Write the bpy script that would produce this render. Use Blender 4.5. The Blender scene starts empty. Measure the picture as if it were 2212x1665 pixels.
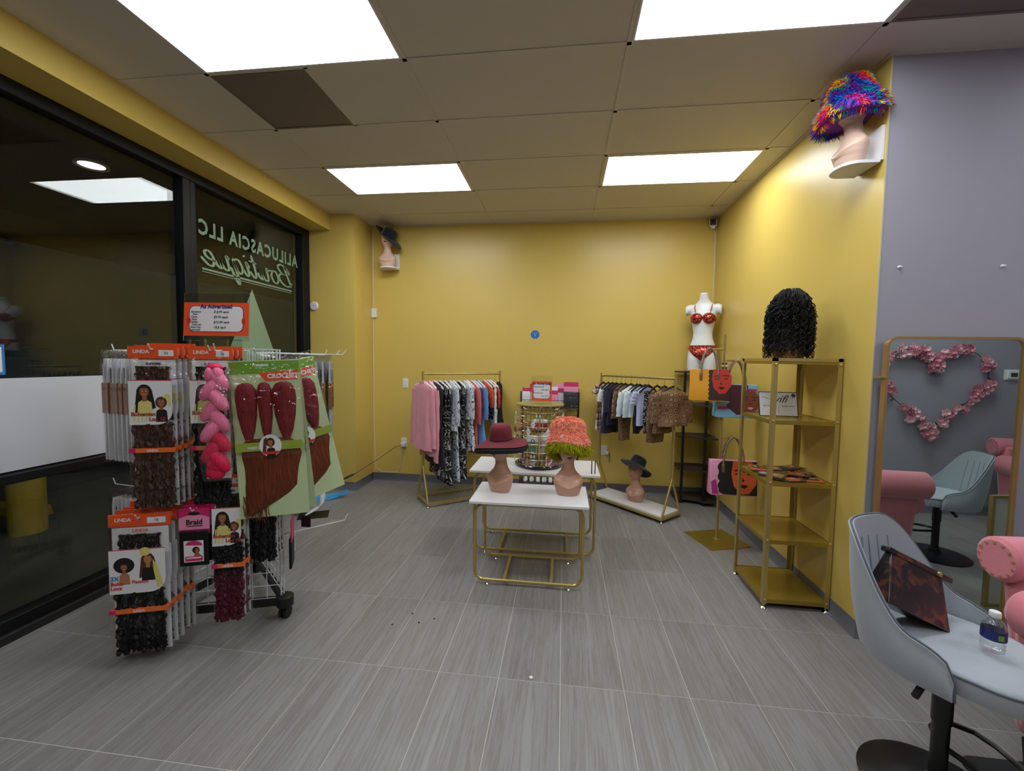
import bpy, bmesh, math, random
from mathutils import Vector, Matrix, noise
random.seed(7)
PI = math.pi
S = bpy.context.scene
COL = S.collection

# ------------------------------------------------------------ camera, world, exposure
cd = bpy.data.cameras.new('camera'); cam = bpy.data.objects.new('camera', cd); COL.objects.link(cam)
cd.sensor_fit = 'HORIZONTAL'; cd.sensor_width = 36.0; cd.lens = 36.0 * 916.0 / 2212.0
cd.clip_start = 0.02; cd.clip_end = 100
cam.matrix_world = Matrix(((0.99249, -0.02098, 0.12051, 0), (0.12152, 0.05637, -0.99099, 0), (0.014, 0.99819, 0.05849, 1.5756), (0, 0, 0, 1)))
S.camera = cam
S.view_settings.view_transform = 'Standard'; S.view_settings.look = 'None'
S.view_settings.gamma = 1; S.view_settings.use_curve_mapping = False
S.view_settings.exposure = 0.0
W = bpy.data.worlds.new('world'); S.world = W; W.use_nodes = True
W.node_tree.nodes['Background'].inputs[0].default_value = (0.02, 0.025, 0.03, 1)
W.node_tree.nodes['Background'].inputs[1].default_value = 0.35
PANEL_L = 13.0

# ------------------------------------------------------------ helpers
def lin(c):
    if isinstance(c, str): c = tuple(int(c[i:i+2], 16) for i in (0, 2, 4))
    r = [(v/255/12.92 if v/255 <= .04045 else ((v/255+.055)/1.055)**2.4) for v in c[:3]]
    return (*r, 1)
MATS = {}
def mat(name, col=(200, 200, 200), rough=.5, metal=0, alpha=1, trans=0, emit=0, spec=.5, bump=0, bscale=60, sheen=0, coat=0, vary=0, vscale=8):
    if name in MATS: return MATS[name]
    m = bpy.data.materials.new(name); m.use_nodes = True; nt = m.node_tree; b = nt.nodes['Principled BSDF']
    c = lin(col); b.inputs['Base Color'].default_value = c; b.inputs['Roughness'].default_value = rough
    b.inputs['Metallic'].default_value = metal; b.inputs['Alpha'].default_value = alpha
    b.inputs['Transmission Weight'].default_value = trans; b.inputs['Specular IOR Level'].default_value = spec
    b.inputs['Coat Weight'].default_value = coat; b.inputs['Sheen Weight'].default_value = sheen
    if emit: b.inputs['Emission Color'].default_value = c; b.inputs['Emission Strength'].default_value = emit
    N = nt.nodes.new; L = nt.links.new
    if bump or vary: tc = N('ShaderNodeTexCoord')
    if vary:
        n = N('ShaderNodeTexNoise'); n.inputs['Scale'].default_value = vscale; n.inputs['Detail'].default_value = 4; L(tc.outputs['Object'], n.inputs['Vector'])
        r = N('ShaderNodeMapRange'); r.inputs['From Min'].default_value = .3; r.inputs['From Max'].default_value = .7
        r.inputs['To Min'].default_value = 1-vary; r.inputs['To Max'].default_value = 1+vary; L(n.outputs['Fac'], r.inputs['Value'])
        h = N('ShaderNodeHueSaturation'); h.inputs['Color'].default_value = c; L(r.outputs['Result'], h.inputs['Value']); L(h.outputs['Color'], b.inputs['Base Color'])
    if bump:
        n = N('ShaderNodeTexNoise'); n.inputs['Scale'].default_value = bscale; n.inputs['Detail'].default_value = 3; L(tc.outputs['Object'], n.inputs['Vector'])
        bp = N('ShaderNodeBump'); bp.inputs['Strength'].default_value = bump; bp.inputs['Distance'].default_value = .01
        L(n.outputs['Fac'], bp.inputs['Height']); L(bp.outputs['Normal'], b.inputs['Normal'])
    MATS[name] = m; return m
def nodes(m): return m.node_tree, m.node_tree.nodes['Principled BSDF'], m.node_tree.nodes.new, m.node_tree.links.new
def ramp(N, stops, interp='LINEAR'):
    r = N('ShaderNodeValToRGB'); r.color_ramp.interpolation = interp; e = r.color_ramp.elements
    while len(e) < len(stops): e.new(.5)
    for i, (p, c) in enumerate(stops): e[i].position = p; e[i].color = lin(c)
    return r

class MB:
    def __init__(s): s.v = []; s.f = []; s.m = []; s.c = []; s.mi = 0; s.col = None
    def face(s, idx): s.f.append(tuple(idx)); s.m.append(s.mi); s.c.append(s.col)
    def add(s, pts): n = len(s.v); s.v += [tuple(p) for p in pts]; return n
    def poly3(s, pts): n = s.add(pts); s.face(range(n, n+len(pts))); return s
    def box(s, x0, x1, y0, y1, z0, z1, M=None):
        P = [(x, y, z) for x in (x0, x1) for y in (y0, y1) for z in (z0, z1)]
        if M is not None: P = [M @ Vector(p) for p in P]
        n = s.add(P)
        for q in ((0, 1, 3, 2), (4, 6, 7, 5), (0, 4, 5, 1), (2, 3, 7, 6), (0, 2, 6, 4), (1, 5, 7, 3)): s.face([n+i for i in q])
        return s
    def loft(s, rings, closed=True, caps=True, loop=False):
        n = len(rings[0]); b = s.add([p for r in rings for p in r]); R = len(rings)
        for i in range(R if loop else R-1):
            a = b+i*n; c = b+((i+1) % R)*n
            for j in range(n if closed else n-1):
                k = (j+1) % n; s.face((a+j, a+k, c+k, c+j))
        if caps and closed and not loop:
            s.face([b+j for j in range(n)][::-1]); s.face([b+(R-1)*n+j for j in range(n)])
        return s
    def tube(s, pts, r, n=6, loop=False, flat=1):
        P = [Vector(p) for p in pts]; m = len(P); R = []
        up = Vector((0, 0, 1)); prev = None
        for i in range(m):
            if loop: t = P[(i+1) % m]-P[i-1]
            else: t = P[min(i+1, m-1)]-P[max(i-1, 0)]
            if t.length < 1e-9: t = Vector((0, 0, 1))
            t.normalize()
            if prev is None:
                a = up if abs(t.z) < .9 else Vector((1, 0, 0)); u = t.cross(a).normalized()
            else:
                u = prev-t*prev.dot(t); u = u.normalized() if u.length > 1e-6 else t.orthogonal().normalized()
            prev = u; w = t.cross(u); rr = r[i] if isinstance(r, (list, tuple)) else r
            R.append([P[i]+(u*math.cos(2*PI*k/n)+w*math.sin(2*PI*k/n)*flat)*rr for k in range(n)])
        return s.loft(R, True, not loop, loop)
    def lathe(s, prof, c=(0, 0, 0), n=24, sx=1, sy=1, caps=True):
        return s.loft([[(c[0]+r*sx*math.cos(2*PI*k/n), c[1]+r*sy*math.sin(2*PI*k/n), c[2]+z) for k in range(n)] for r, z in prof], True, caps)
    def cyl(s, a, b, r, n=12): return s.tube([a, b], r, n)
    def disc(s, x, z, rx, rz, y, n=20, a0=0, a1=2*PI):
        s.poly3([(x+rx*math.cos(a0+(a1-a0)*k/n), y, z+rz*math.sin(a0+(a1-a0)*k/n)) for k in range(n)]); return s
    def poly(s, pts, y): s.poly3([(x, y, z) for x, z in pts]); return s
    def prism(s, pts, y0, y1):
        a = s.add([(x, y0, z) for x, z in pts]); b = s.add([(x, y1, z) for x, z in pts]); n = len(pts)
        s.face(range(a, a+n)); s.face([b+i for i in range(n)][::-1])
        for i in range(n): j = (i+1) % n; s.face((a+i, b+i, b+j, a+j))
        return s
    def build(s, name, mats, parent=None, smooth=True, bevel=0, angle=35, kind=None, loc=None, sub=0):
        me = bpy.data.meshes.new(name); me.from_pydata(s.v, [], s.f)
        if not isinstance(mats, (list, tuple)): mats = [mats]
        for m in mats: me.materials.append(m)
        if len(mats) > 1: me.polygons.foreach_set('material_index', s.m)
        if any(c is not None for c in s.c):
            ca = me.color_attributes.new('Col', 'FLOAT_COLOR', 'CORNER'); buf = []
            for p, c in zip(me.polygons, s.c): buf += list(c or (1, 1, 1, 1))*p.loop_total
            ca.data.foreach_set('color', buf)
        bm = bmesh.new(); bm.from_mesh(me)
        if len(bm.faces) < 60000: bmesh.ops.recalc_face_normals(bm, faces=bm.faces)
        bm.to_mesh(me); bm.free()
        if smooth:
            me.polygons.foreach_set('use_smooth', [True]*len(me.polygons)); me.set_sharp_from_angle(angle=math.radians(angle))
        o = bpy.data.objects.new(name, me); COL.objects.link(o)
        if parent: o.parent = parent
        if loc: o.location = loc
        if bevel:
            b = o.modifiers.new('b', 'BEVEL'); b.width = bevel; b.segments = 2; b.limit_method = 'ANGLE'
        if sub: q = o.modifiers.new('s', 'SUBSURF'); q.levels = sub; q.render_levels = sub
        if kind: o['kind'] = kind
        return o
def tag(o, label, cat, group=None):
    o['label'] = label; o['category'] = cat
    if group: o['group'] = group
    return o
def thing(name, label, cat, loc=(0, 0, 0), rz=0, group=None):
    o = bpy.data.objects.new(name, None); o.empty_display_size = .05; COL.objects.link(o); o.location = loc; o.rotation_euler = (0, 0, rz)
    return tag(o, label, cat, group)
def clone(root, label, loc, rz=None, group=None):
    r = root.copy(); COL.objects.link(r); r.location = loc; r['label'] = label
    if rz is not None: r.rotation_euler = (0, 0, rz)
    if group: r['group'] = group
    for ch in list(root.children):
        c = ch.copy(); COL.objects.link(c); c.parent = r
        for g in ch.children:
            d = g.copy(); COL.objects.link(d); d.parent = c
    return r
def text(s, size, m, parent, loc, align='LEFT', bold=0, shear=0, rot=(PI/2, 0, 0), name='lettering', sx=1, ext=.0002, space=1):
    c = bpy.data.curves.new(name, 'FONT'); c.body = s; c.size = size; c.align_x = align; c.offset = bold; c.shear = shear; c.extrude = ext; c.resolution_u = 2; c.space_character = space
    t = bpy.data.objects.new(name, c); COL.objects.link(t); bpy.context.view_layer.update()
    me = bpy.data.meshes.new_from_object(t); bpy.data.objects.remove(t); me.materials.clear(); me.materials.append(m)
    o = bpy.data.objects.new(name, me); COL.objects.link(o); o.parent = parent; o.location = loc; o.rotation_euler = rot; o.scale = (sx, 1, 1); return o
def arc(cx, cy, r, a0, a1, n): return [(cx+r*math.cos(a0+(a1-a0)*i/n), cy+r*math.sin(a0+(a1-a0)*i/n)) for i in range(n+1)]
def rrect(x0, x1, z0, z1, r, n=5):
    return arc(x1-r, z1-r, r, 0, PI/2, n)+arc(x0+r, z1-r, r, PI/2, PI, n)+arc(x0+r, z0+r, r, PI, 1.5*PI, n)+arc(x1-r, z0+r, r, 1.5*PI, 2*PI, n)
def lerp(tab, z):
    if z <= tab[0][0]: return tab[0][1:]
    for a, b in zip(tab, tab[1:]):
        if z <= b[0]:
            t = (z-a[0])/(b[0]-a[0]); t = t*t*(3-2*t)*.5+t*.5
            return tuple(p+(q-p)*t for p, q in zip(a[1:], b[1:]))
    return tab[-1][1:]

# ------------------------------------------------------------ materials
YEL = mat('yellow_paint', (210, 184, 96), .34, bump=.02, bscale=260, spec=.45, vary=.02, vscale=1.5)
GREY = mat('grey_paint', (158, 156, 167), .55, bump=.02, bscale=260)
BASEB = mat('vinyl_baseboard', (108, 108, 116), .45)
BLACK = mat('black_metal', (16, 17, 18), .35, spec=.5)
BLACKP = mat('black_plastic', (14, 14, 15), .5)
GOLD = mat('gold_paint', (186, 166, 102), .3, .6)
GOLDM = mat('matte_gold_panel', (162, 138, 56), .26, .55)
CHROME = mat('chrome', (220, 220, 222), .12, 1)
WHITE = mat('white_laminate', (222, 222, 224), .35)
WHITEP = mat('white_plastic', (225, 225, 226), .35)
WIREW = mat('white_wire', (205, 212, 216), .35)
TAN = mat('mannequin_skin', (188, 143, 118), .33, coat=.1)
WSKIN = mat('white_mannequin', (222, 226, 226), .35)
SKIN = mat('print_skin', (148, 92, 62), .4); SKIN2 = mat('print_skin_light', (178, 116, 80), .4)
PBLK = mat('print_black', (22, 18, 18), .5); PWHT = mat('print_white', (222, 222, 226), .4); PRED = mat('print_red', (196, 44, 50), .4)
LIP = mat('lip_red', (140, 30, 38), .3); LIPD = mat('lip_dark', (70, 22, 26), .3)
EYEW = mat('eye_white', (225, 220, 215), .3); EYEB = mat('eye_dark', (30, 22, 20), .2)
ORANGE = mat('orange_card', (226, 84, 38), .4); MAG = mat('magenta_card', (196, 34, 100), .35); PINKC = mat('pink_card', (226, 140, 176), .4)
MINT = mat('mint_card', (188, 206, 160), .45); LEAF = mat('leaf_green', (110, 160, 50), .4); OLIVE = mat('olive_band', (150, 170, 60), .4)
PURP = mat('sign_purple', (60, 44, 120), .4); YELC = mat('pale_yellow_print', (214, 204, 120), .4); BLUEC = mat('blue_print', (48, 120, 190), .4)
def film():
    m = mat('clear_film', (230, 232, 235), .12); nt, b, N, L = nodes(m)
    out = nt.nodes['Material Output']; t = N('ShaderNodeBsdfTransparent'); g = N('ShaderNodeBsdfGlossy'); g.inputs['Roughness'].default_value = .12
    mx = N('ShaderNodeMixShader'); fr = N('ShaderNodeLayerWeight'); fr.inputs['Blend'].default_value = .25
    tc = N('ShaderNodeTexCoord'); n = N('ShaderNodeTexNoise'); n.inputs['Scale'].default_value = 22; n.inputs['Detail'].default_value = 2; bp = N('ShaderNodeBump')
    bp.inputs['Strength'].default_value = .9; bp.inputs['Distance'].default_value = .02; L(tc.outputs['Object'], n.inputs['Vector']); L(n.outputs['Fac'], bp.inputs['Height'])
    L(bp.outputs['Normal'], g.inputs['Normal']); L(bp.outputs['Normal'], fr.inputs['Normal'])
    r = N('ShaderNodeMapRange'); r.inputs['To Min'].default_value = .03; r.inputs['To Max'].default_value = .45; L(fr.outputs['Facing'], r.inputs['Value'])
    L(r.outputs['Result'], mx.inputs[0]); L(t.outputs[0], mx.inputs[1]); L(g.outputs[0], mx.inputs[2]); L(mx.outputs[0], out.inputs['Surface']); return m
FILM = film()
def glassm():
    m = mat('window_glass', (255, 255, 255), 0); nt, b, N, L = nodes(m); out = nt.nodes['Material Output']
    t = N('ShaderNodeBsdfTransparent'); t.inputs[0].default_value = (.93, .95, .93, 1); g = N('ShaderNodeBsdfGlossy'); g.inputs['Roughness'].default_value = 0
    geo = N('ShaderNodeNewGeometry'); mr = N('ShaderNodeMapRange'); mr.inputs['To Min'].default_value = 1.5; mr.inputs['To Max'].default_value = 1/1.5
    L(geo.outputs['Backfacing'], mr.inputs['Value']); fr = N('ShaderNodeFresnel'); L(mr.outputs['Result'], fr.inputs['IOR'])
    mn = N('ShaderNodeMath'); mn.operation = 'MULTIPLY'; L(fr.outputs[0], mn.inputs[0])
    inv = N('ShaderNodeMath'); inv.operation = 'SUBTRACT'; inv.inputs[0].default_value = 1; L(geo.outputs['Backfacing'], inv.inputs[1]); L(inv.outputs[0], mn.inputs[1])
    mx = N('ShaderNodeMixShader'); L(mn.outputs[0], mx.inputs[0]); L(t.outputs[0], mx.inputs[1]); L(g.outputs[0], mx.inputs[2]); L(mx.outputs[0], out.inputs['Surface']); return m
GLASS = glassm()
def acryl():
    m = mat('clear_acrylic', (255, 255, 255), 0); nt, b, N, L = nodes(m); out = nt.nodes['Material Output']
    t = N('ShaderNodeBsdfTransparent'); t.inputs[0].default_value = (.95, .96, .96, 1); g = N('ShaderNodeBsdfGlossy'); g.inputs['Roughness'].default_value = .03
    fr = N('ShaderNodeLayerWeight'); fr.inputs['Blend'].default_value = .3; mx = N('ShaderNodeMixShader'); r = N('ShaderNodeMapRange'); r.inputs['To Min'].default_value = .04; r.inputs['To Max'].default_value = .8
    L(fr.outputs['Facing'], r.inputs['Value']); L(r.outputs['Result'], mx.inputs[0]); L(t.outputs[0], mx.inputs[1]); L(g.outputs[0], mx.inputs[2]); L(mx.outputs[0], out.inputs['Surface']); return m
ACR = acryl()
def hairmat(name, col, col2=None, sx=60, sz=4):
    m = mat(name, col, .5); nt, b, N, L = nodes(m); tc = N('ShaderNodeTexCoord'); mp = N('ShaderNodeMapping'); mp.inputs['Scale'].default_value = (sx, sx, sz)
    n = N('ShaderNodeTexNoise'); n.inputs['Scale'].default_value = 3; n.inputs['Detail'].default_value = 4; b.inputs['Specular IOR Level'].default_value = .25; L(tc.outputs['Object'], mp.inputs[0]); L(mp.outputs[0], n.inputs['Vector'])
    c2 = col2 or tuple(min(255, int(v*1.7+12)) for v in col); r = ramp(N, [(.4, col), (.8, c2)]); L(n.outputs['Fac'], r.inputs[0]); L(r.outputs[0], b.inputs['Base Color'])
    bp = N('ShaderNodeBump'); bp.inputs['Strength'].default_value = .5; bp.inputs['Distance'].default_value = .004; L(n.outputs['Fac'], bp.inputs['Height']); L(bp.outputs[0], b.inputs['Normal']); return m
HBLK = hairmat('black_hair', (12, 12, 13)); HBRN = hairmat('brown_hair', (52, 34, 28)); HRED = hairmat('crimson_hair', (104, 20, 32), (136, 36, 46)); HAUB = hairmat('auburn_hair', (92, 42, 24), (126, 68, 38))
HBURG = hairmat('burgundy_hair', (58, 16, 26)); HPINK = hairmat('pink_hair', (226, 110, 150), (240, 150, 180)); HHOT = hairmat('hot_pink_hair', (206, 26, 70), (226, 60, 100)); HGOLD = hairmat('golden_brown_hair', (110, 76, 40), (160, 118, 66))
def pat_squiggle(name, bg, fg, scale=22, w=.035):
    m = mat(name, bg, .7); nt, b, N, L = nodes(m); tc = N('ShaderNodeTexCoord'); n = N('ShaderNodeTexNoise'); n.inputs['Scale'].default_value = scale*.45; n.inputs['Detail'].default_value = 1
    n.inputs['Distortion'].default_value = 1.2
    L(tc.outputs['Object'], n.inputs['Vector']); a = N('ShaderNodeMath'); a.operation = 'SUBTRACT'; a.inputs[1].default_value = .5; L(n.outputs['Fac'], a.inputs[0])
    ab = N('ShaderNodeMath'); ab.operation = 'ABSOLUTE'; L(a.outputs[0], ab.inputs[0]); r = ramp(N, [(0, fg), (w*.55, fg), (w*.8, bg), (1, bg)]); L(ab.outputs[0], r.inputs[0]); L(r.outputs[0], b.inputs['Base Color']); return m
FLB = pat_squiggle('black_white_floral_print', (16, 16, 22), (200, 200, 204), 24); FLW = pat_squiggle('white_black_line_print', (205, 212, 218), (30, 34, 48), 22)
def pat_mono():
    m = mat('brown_medallion_print', (120, 92, 62), .75); nt, b, N, L = nodes(m); tc = N('ShaderNodeTexCoord'); v = N('ShaderNodeTexVoronoi'); v.inputs['Scale'].default_value = 19; v.inputs['Randomness'].default_value = .15
    L(tc.outputs['Object'], v.inputs['Vector']); r = ramp(N, [(0, (40, 26, 20)), (.16, (44, 28, 20)), (.2, (152, 122, 90)), (.36, (148, 116, 84)), (.42, (48, 32, 24)), (.5, (122, 92, 64))]); L(v.outputs['Distance'], r.inputs[0]); L(r.outputs[0], b.inputs['Base Color']); return m
MONO = pat_mono()
def pat_plaid(name, sc=1):
    m = mat(name, (186, 156, 132), .7); nt, b, N, L = nodes(m); tc = N('ShaderNodeTexCoord'); sp = N('ShaderNodeSeparateXYZ'); L(tc.outputs['Object'], sp.inputs[0]); prev = None
    base = (184, 152, 130)
    for ax, per, ph, wd, colr in (('Z', 14, 0, .22, (40, 34, 40)), ('Z', 14, .32, .1, (235, 230, 226)), ('X', 16, 0, .22, (40, 34, 40)), ('X', 16, .35, .1, (235, 230, 226)), ('Z', 14, .7, .05, (150, 40, 40))):
        mu = N('ShaderNodeMath'); mu.operation = 'MULTIPLY_ADD'; mu.inputs[1].default_value = per*sc; mu.inputs[2].default_value = ph+40; L(sp.outputs[ax], mu.inputs[0])
        fr = N('ShaderNodeMath'); fr.operation = 'FRACT'; L(mu.outputs[0], fr.inputs[0]); lt = N('ShaderNodeMath'); lt.operation = 'LESS_THAN'; lt.inputs[1].default_value = wd; L(fr.outputs[0], lt.inputs[0])
        fa = N('ShaderNodeMath'); fa.operation = 'MULTIPLY'; fa.inputs[1].default_value = .8; L(lt.outputs[0], fa.inputs[0])
        mx = N('ShaderNodeMixRGB'); mx.inputs[2].default_value = lin(colr); L(fa.outputs[0], mx.inputs[0])
        if prev: L(prev.outputs[0], mx.inputs[1])
        else: mx.inputs[1].default_value = lin(base)
        prev = mx
    L(prev.outputs[0], b.inputs['Base Color']); return m
PLAID = pat_plaid('beige_plaid')
def pat_sequin():
    m = mat('red_sequins', (150, 10, 24), .3, .6); nt, b, N, L = nodes(m); tc = N('ShaderNodeTexCoord'); v = N('ShaderNodeTexVoronoi'); v.inputs['Scale'].default_value = 170; L(tc.outputs['Object'], v.inputs['Vector'])
    sp = N('ShaderNodeSeparateXYZ'); L(v.outputs['Color'], sp.inputs[0]); r = ramp(N, [(0, (60, 2, 10)), (.45, (150, 10, 26)), (.8, (190, 26, 36)), (.95, (250, 190, 150))]); L(sp.outputs[0], r.inputs[0]); L(r.outputs[0], b.inputs['Base Color'])  # palest stop paints highlights into the colour of random sequins
    bp = N('ShaderNodeBump'); bp.inputs['Strength'].default_value = .8; bp.inputs['Distance'].default_value = .004; L(sp.outputs[1], bp.inputs['Height']); L(bp.outputs[0], b.inputs['Normal']); return m
SEQ = pat_sequin()
def attrmat(name, rough=.8):
    m = mat(name, (200, 200, 200), rough, spec=.2); nt, b, N, L = nodes(m); a = N('ShaderNodeVertexColor'); a.layer_name = 'Col'; L(a.outputs[0], b.inputs['Base Color']); return m
FUR = attrmat('dyed_fur'); PAINT = attrmat('printed_canvas', .6)
def tilemat():
    m = mat('veined_porcelain', (120, 118, 114), .42, spec=.4); nt, b, N, L = nodes(m); tc = N('ShaderNodeTexCoord'); oi = N('ShaderNodeObjectInfo')
    mp = N('ShaderNodeMapping'); mp.inputs['Scale'].default_value = (8, .26, 1); L(tc.outputs['Object'], mp.inputs[0])
    cb = N('ShaderNodeCombineXYZ'); mu = N('ShaderNodeMath'); mu.operation = 'MULTIPLY'; mu.inputs[1].default_value = 80; L(oi.outputs['Random'], mu.inputs[0]); L(mu.outputs[0], cb.inputs[0]); L(mu.outputs[0], cb.inputs[2]); L(cb.outputs[0], mp.inputs['Location'])
    n = N('ShaderNodeTexNoise'); n.inputs['Scale'].default_value = 1.6; n.inputs['Detail'].default_value = 9; n.inputs['Roughness'].default_value = .7; n.inputs['Distortion'].default_value = .25; L(mp.outputs[0], n.inputs['Vector'])
    r = ramp(N, [(.3, (112, 108, 103)), (.40, (134, 133, 133)), (.45, (119, 115, 110)), (.49, (137, 136, 136)), (.55, (123, 119, 114)), (.6, (139, 138, 138)), (.7, (143, 143, 144))]); L(n.outputs['Fac'], r.inputs[0])
    h = N('ShaderNodeHueSaturation'); mr = N('ShaderNodeMapRange'); mr.inputs['To Min'].default_value = .95; mr.inputs['To Max'].default_value = 1.06; L(oi.outputs['Random'], mr.inputs['Value']); L(mr.outputs['Result'], h.inputs['Value']); L(r.outputs[0], h.inputs['Color'])
    L(h.outputs[0], b.inputs['Base Color']); return m
TILE = tilemat(); GROUT = mat('light_grout', (196, 192, 186), .8)
CTILE = mat('ceiling_board', (206, 200, 188), .8, bump=.03, bscale=300); CBAR = mat('ceiling_grid', (206, 200, 190), .6); DARKJ = mat('dark_joint', (60, 56, 50), .9)  # dark tone of the slab that backs the ceiling tile joints

# ------------------------------------------------------------ the setting
def struct(o): o['kind'] = 'structure'; return o
CZ = 3.237
floor = struct(MB().box(-3.2, 6, -3.4, 5.4, -.12, -.0012).build('floor', [GROUT], smooth=False))
fx, fy, tw, tl = .0146, 2.001, .3048, .6096
bt = MB().box(-tw/2+.0015, tw/2-.0015, -tl/2+.0019, tl/2-.0019, -.008, 0).build('tile', TILE, floor, smooth=False)
first = True; ntile = 0
for j in range(-3, 6):
    for i in range(-10, 17):
        x = fx+tw*(i+.5); y = fy+tl*(j+.5)
        if x < -3.15 or y-tl/2 > 5.2 or (x > 1.85 and y-tl/2 > 2.6): continue
        if y < 1.1 and (x < -1 and y < .6): pass
        if y < .2 or x > 5 or ntile >= 296: continue
        o = bt if first else bt.copy()
        if not first: COL.objects.link(o)
        first = False; ntile += 1; o.location = (x, y, 0)
# tiles behind the camera are out of any near view: plain bed carries the same stone
MB().box(-3.2, 6, -3.4, fy-3*tl, -.003, -.0002).build('tile_field', TILE, floor, smooth=False)
# ceiling
ceil = struct(MB().box(-3.2, 6, -3.4, 5.4, CZ+.02, CZ+.2).build('ceiling', [DARKJ], smooth=False))
gx, gy, gw, gl = -2.135, 2.370, 1.2192, .6096
XL = [gx+gw*i for i in range(-1, 7)]
LIGHTS = {(0, -1), (2, -1), (0, 2), (2, 2), (0, -5), (2, -5), (4, -3), (4, 0)}
lights_xy = []; G = .0125
def ctile(x0, x1, y0, y1):
    if x1-x0 < .03 or y1-y0 < .03: return
    MB().box(x0, x1, y0, y1, CZ+.004, CZ+.018).build('ceiling_tile', CTILE, ceil, smooth=False)
for j in range(-10, 5):
    y0 = gy+gl*j+G; y1 = min(gy+gl*(j+1)-G, 5.2)
    for i in range(-1, 7):
        x0 = max(gx+gw*i+G, -2.73); x1 = min(gx+gw*(i+1)-G, 5.6)
        if x1 < x0 or (x0 > 1.71 and y0 > 2.6): continue
        if x1 > 1.71 and y0 > 2.6 and x0 < 1.71: x1 = 1.71
        if (i, j) in LIGHTS: lights_xy.append((x0, x1, y0, y1)); continue
        if i == 3 and j == 0: ctile(x0, 1.71, y0, y1); ctile(1.71, x1, y0, 2.6); continue
        if j == 0 and i > 3: ctile(x0, x1, y0, 2.6); continue
        if (i, j) == (0, 0): ctile(x0+.597+2*G, x1, y0, y1); vent1 = (x0, x0+.597, y0, y1); continue
        if (i, j) == (3, -1): ctile(x0+.65, x1, y0, y1); vent2 = (x0, x0+.62, y0, y1); continue
        ctile(x0, x1, y0, y1)
def bar(a, b, c, d, n='grid_bar'): MB().box(a, b, c, d, CZ, CZ+.006).build(n, CBAR, ceil, smooth=False)
for j in range(-9, 5):
    y = gy+gl*j; bar(-2.73, 5.6 if y < 2.6 else 1.71, y-.012, y+.012)
for i in range(0, 7):
    x = gx+gw*i; bar(x-.012, x+.012, -3.3, 5.2 if x < 1.71 else 2.6)
bar(vent1[1]+.001, vent1[1]+.025, gy, gy+gl)
# walls
def wall(name, m, *boxes):
    mb = MB()
    for b in boxes: mb.box(*b)
    return struct(mb.build(name, m, smooth=False))
wall('wall_back', YEL, (-3.2, 1.83, 5.2, 5.32, 0, CZ+.1))
wr = wall('wall_right', [YEL], (1.71, 1.716, 2.601, 5.2, 0, CZ+.1))
wall('wall_grey_right', GREY, (1.716, 5.6, 2.6, 2.72, 0, CZ+.1))
wall('wall_column', YEL, (-3.2, -2.44, 4.73, 5.2, 0, CZ+.1))
wall('wall_soffit', YEL, (-3.2, -2.73, -3.3, 4.73, 3.055, CZ+.1))
wall('wall_far_right', GREY, (5.6, 5.7, -3.3, 2.6, 0, CZ+.1))
wall('wall_heart', GREY, (2.3, 5.6, -.02, .08, 0, CZ+.1))
wall('wall_rear', YEL, (-3.2, 5.6, -3.4, -3.3, 0, CZ+.1))
MB().box(1.7095, 1.7175, 2.597, 2.601, .1, CZ).build('trim_1', mat('corner_white', (200, 190, 150), .5), smooth=False)['kind'] = 'structure'
tr = MB(); tr.box(1.69, 1.71, 2.6, 5.2, CZ-.004, CZ+.004).box(1.69, 5.6, 2.58, 2.6, CZ-.004, CZ+.004).box(-2.44, 1.71, 5.18, 5.2, CZ-.004, CZ+.004)
tr.build('trim_2', CBAR, smooth=False)['kind'] = 'structure'
def baseboard(name, pts):
    mb = MB(); prof = [(0, .1), (.004, .1), (.005, .02), (.016, 0), (0, 0)]
    R = []
    n = len(pts)
    for i, (x, y, nx, ny) in enumerate(pts): R.append([(x+nx*a, y+ny*a, z) for a, z in prof])
    mb.loft(R); return struct(mb.build(name, BASEB, angle=50))
baseboard('baseboard_back', [(-2.44, 5.2, 1, -1), (1.71, 5.2, -1, -1)])
baseboard('baseboard_right', [(1.71, 5.2, -1, -1), (1.71, 2.6, -1, -1), (5.6, 2.6, 0, -1)])
baseboard('baseboard_column', [(-3.0, 4.73, 0, -1), (-2.44, 4.73, 1, -1), (-2.44, 5.2, 1, -1)])
baseboard('baseboard_heart', [(2.3, .08, 0, 1), (5.6, .08, 0, 1)])
# storefront window
win = struct(MB().box(-3.09, -2.99, -3.3, 4.73, 2.975, 3.055).box(-3.09, -2.99, 4.60, 4.73, .12, 2.975).box(-3.09, -2.99, -3.3, 4.73, 0, .12)
             .box(-3.075, -2.99, 3.06, 3.13, .12, 2.975).box(-3.09, -2.995, 3.13, 3.185, .12, 2.975).box(-3.09, -2.985, .05, .17, .12, 2.975)
             .box(-3.09, -2.99, .17, 3.06, .86, .915).build('window_1', mat('black_anodised', (14, 15, 17), .55, spec=.3), bevel=.006, angle=30))
MB().box(-3.005, -2.965, -3.3, 4.6, 0, .05).build('window_sill', mat('dark_bronze', (34, 34, 36), .4), win, bevel=.004)
for (y0, y1, z0, z1) in ((3.185, 4.60, .12, 2.975), (.17, 3.06, .915, 2.975), (.17, 3.06, .12, .86), (-3.3, .05, .12, 2.975)):
    for x in (-3.035, -3.060): MB().box(x-.004, x, y0, y1, z0, z1).build('pane', GLASS, win, smooth=False)
ltx = mat('window_vinyl', (150, 175, 150), .6)
t = text('ALILUCASCIA LLC', .175, ltx, win, (-3.0405, 4.57, 2.60), bold=.0055, rot=(PI/2, 0, -PI/2), space=1.2); t.scale = (1.325/t.dimensions.x, 1, 1)
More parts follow.
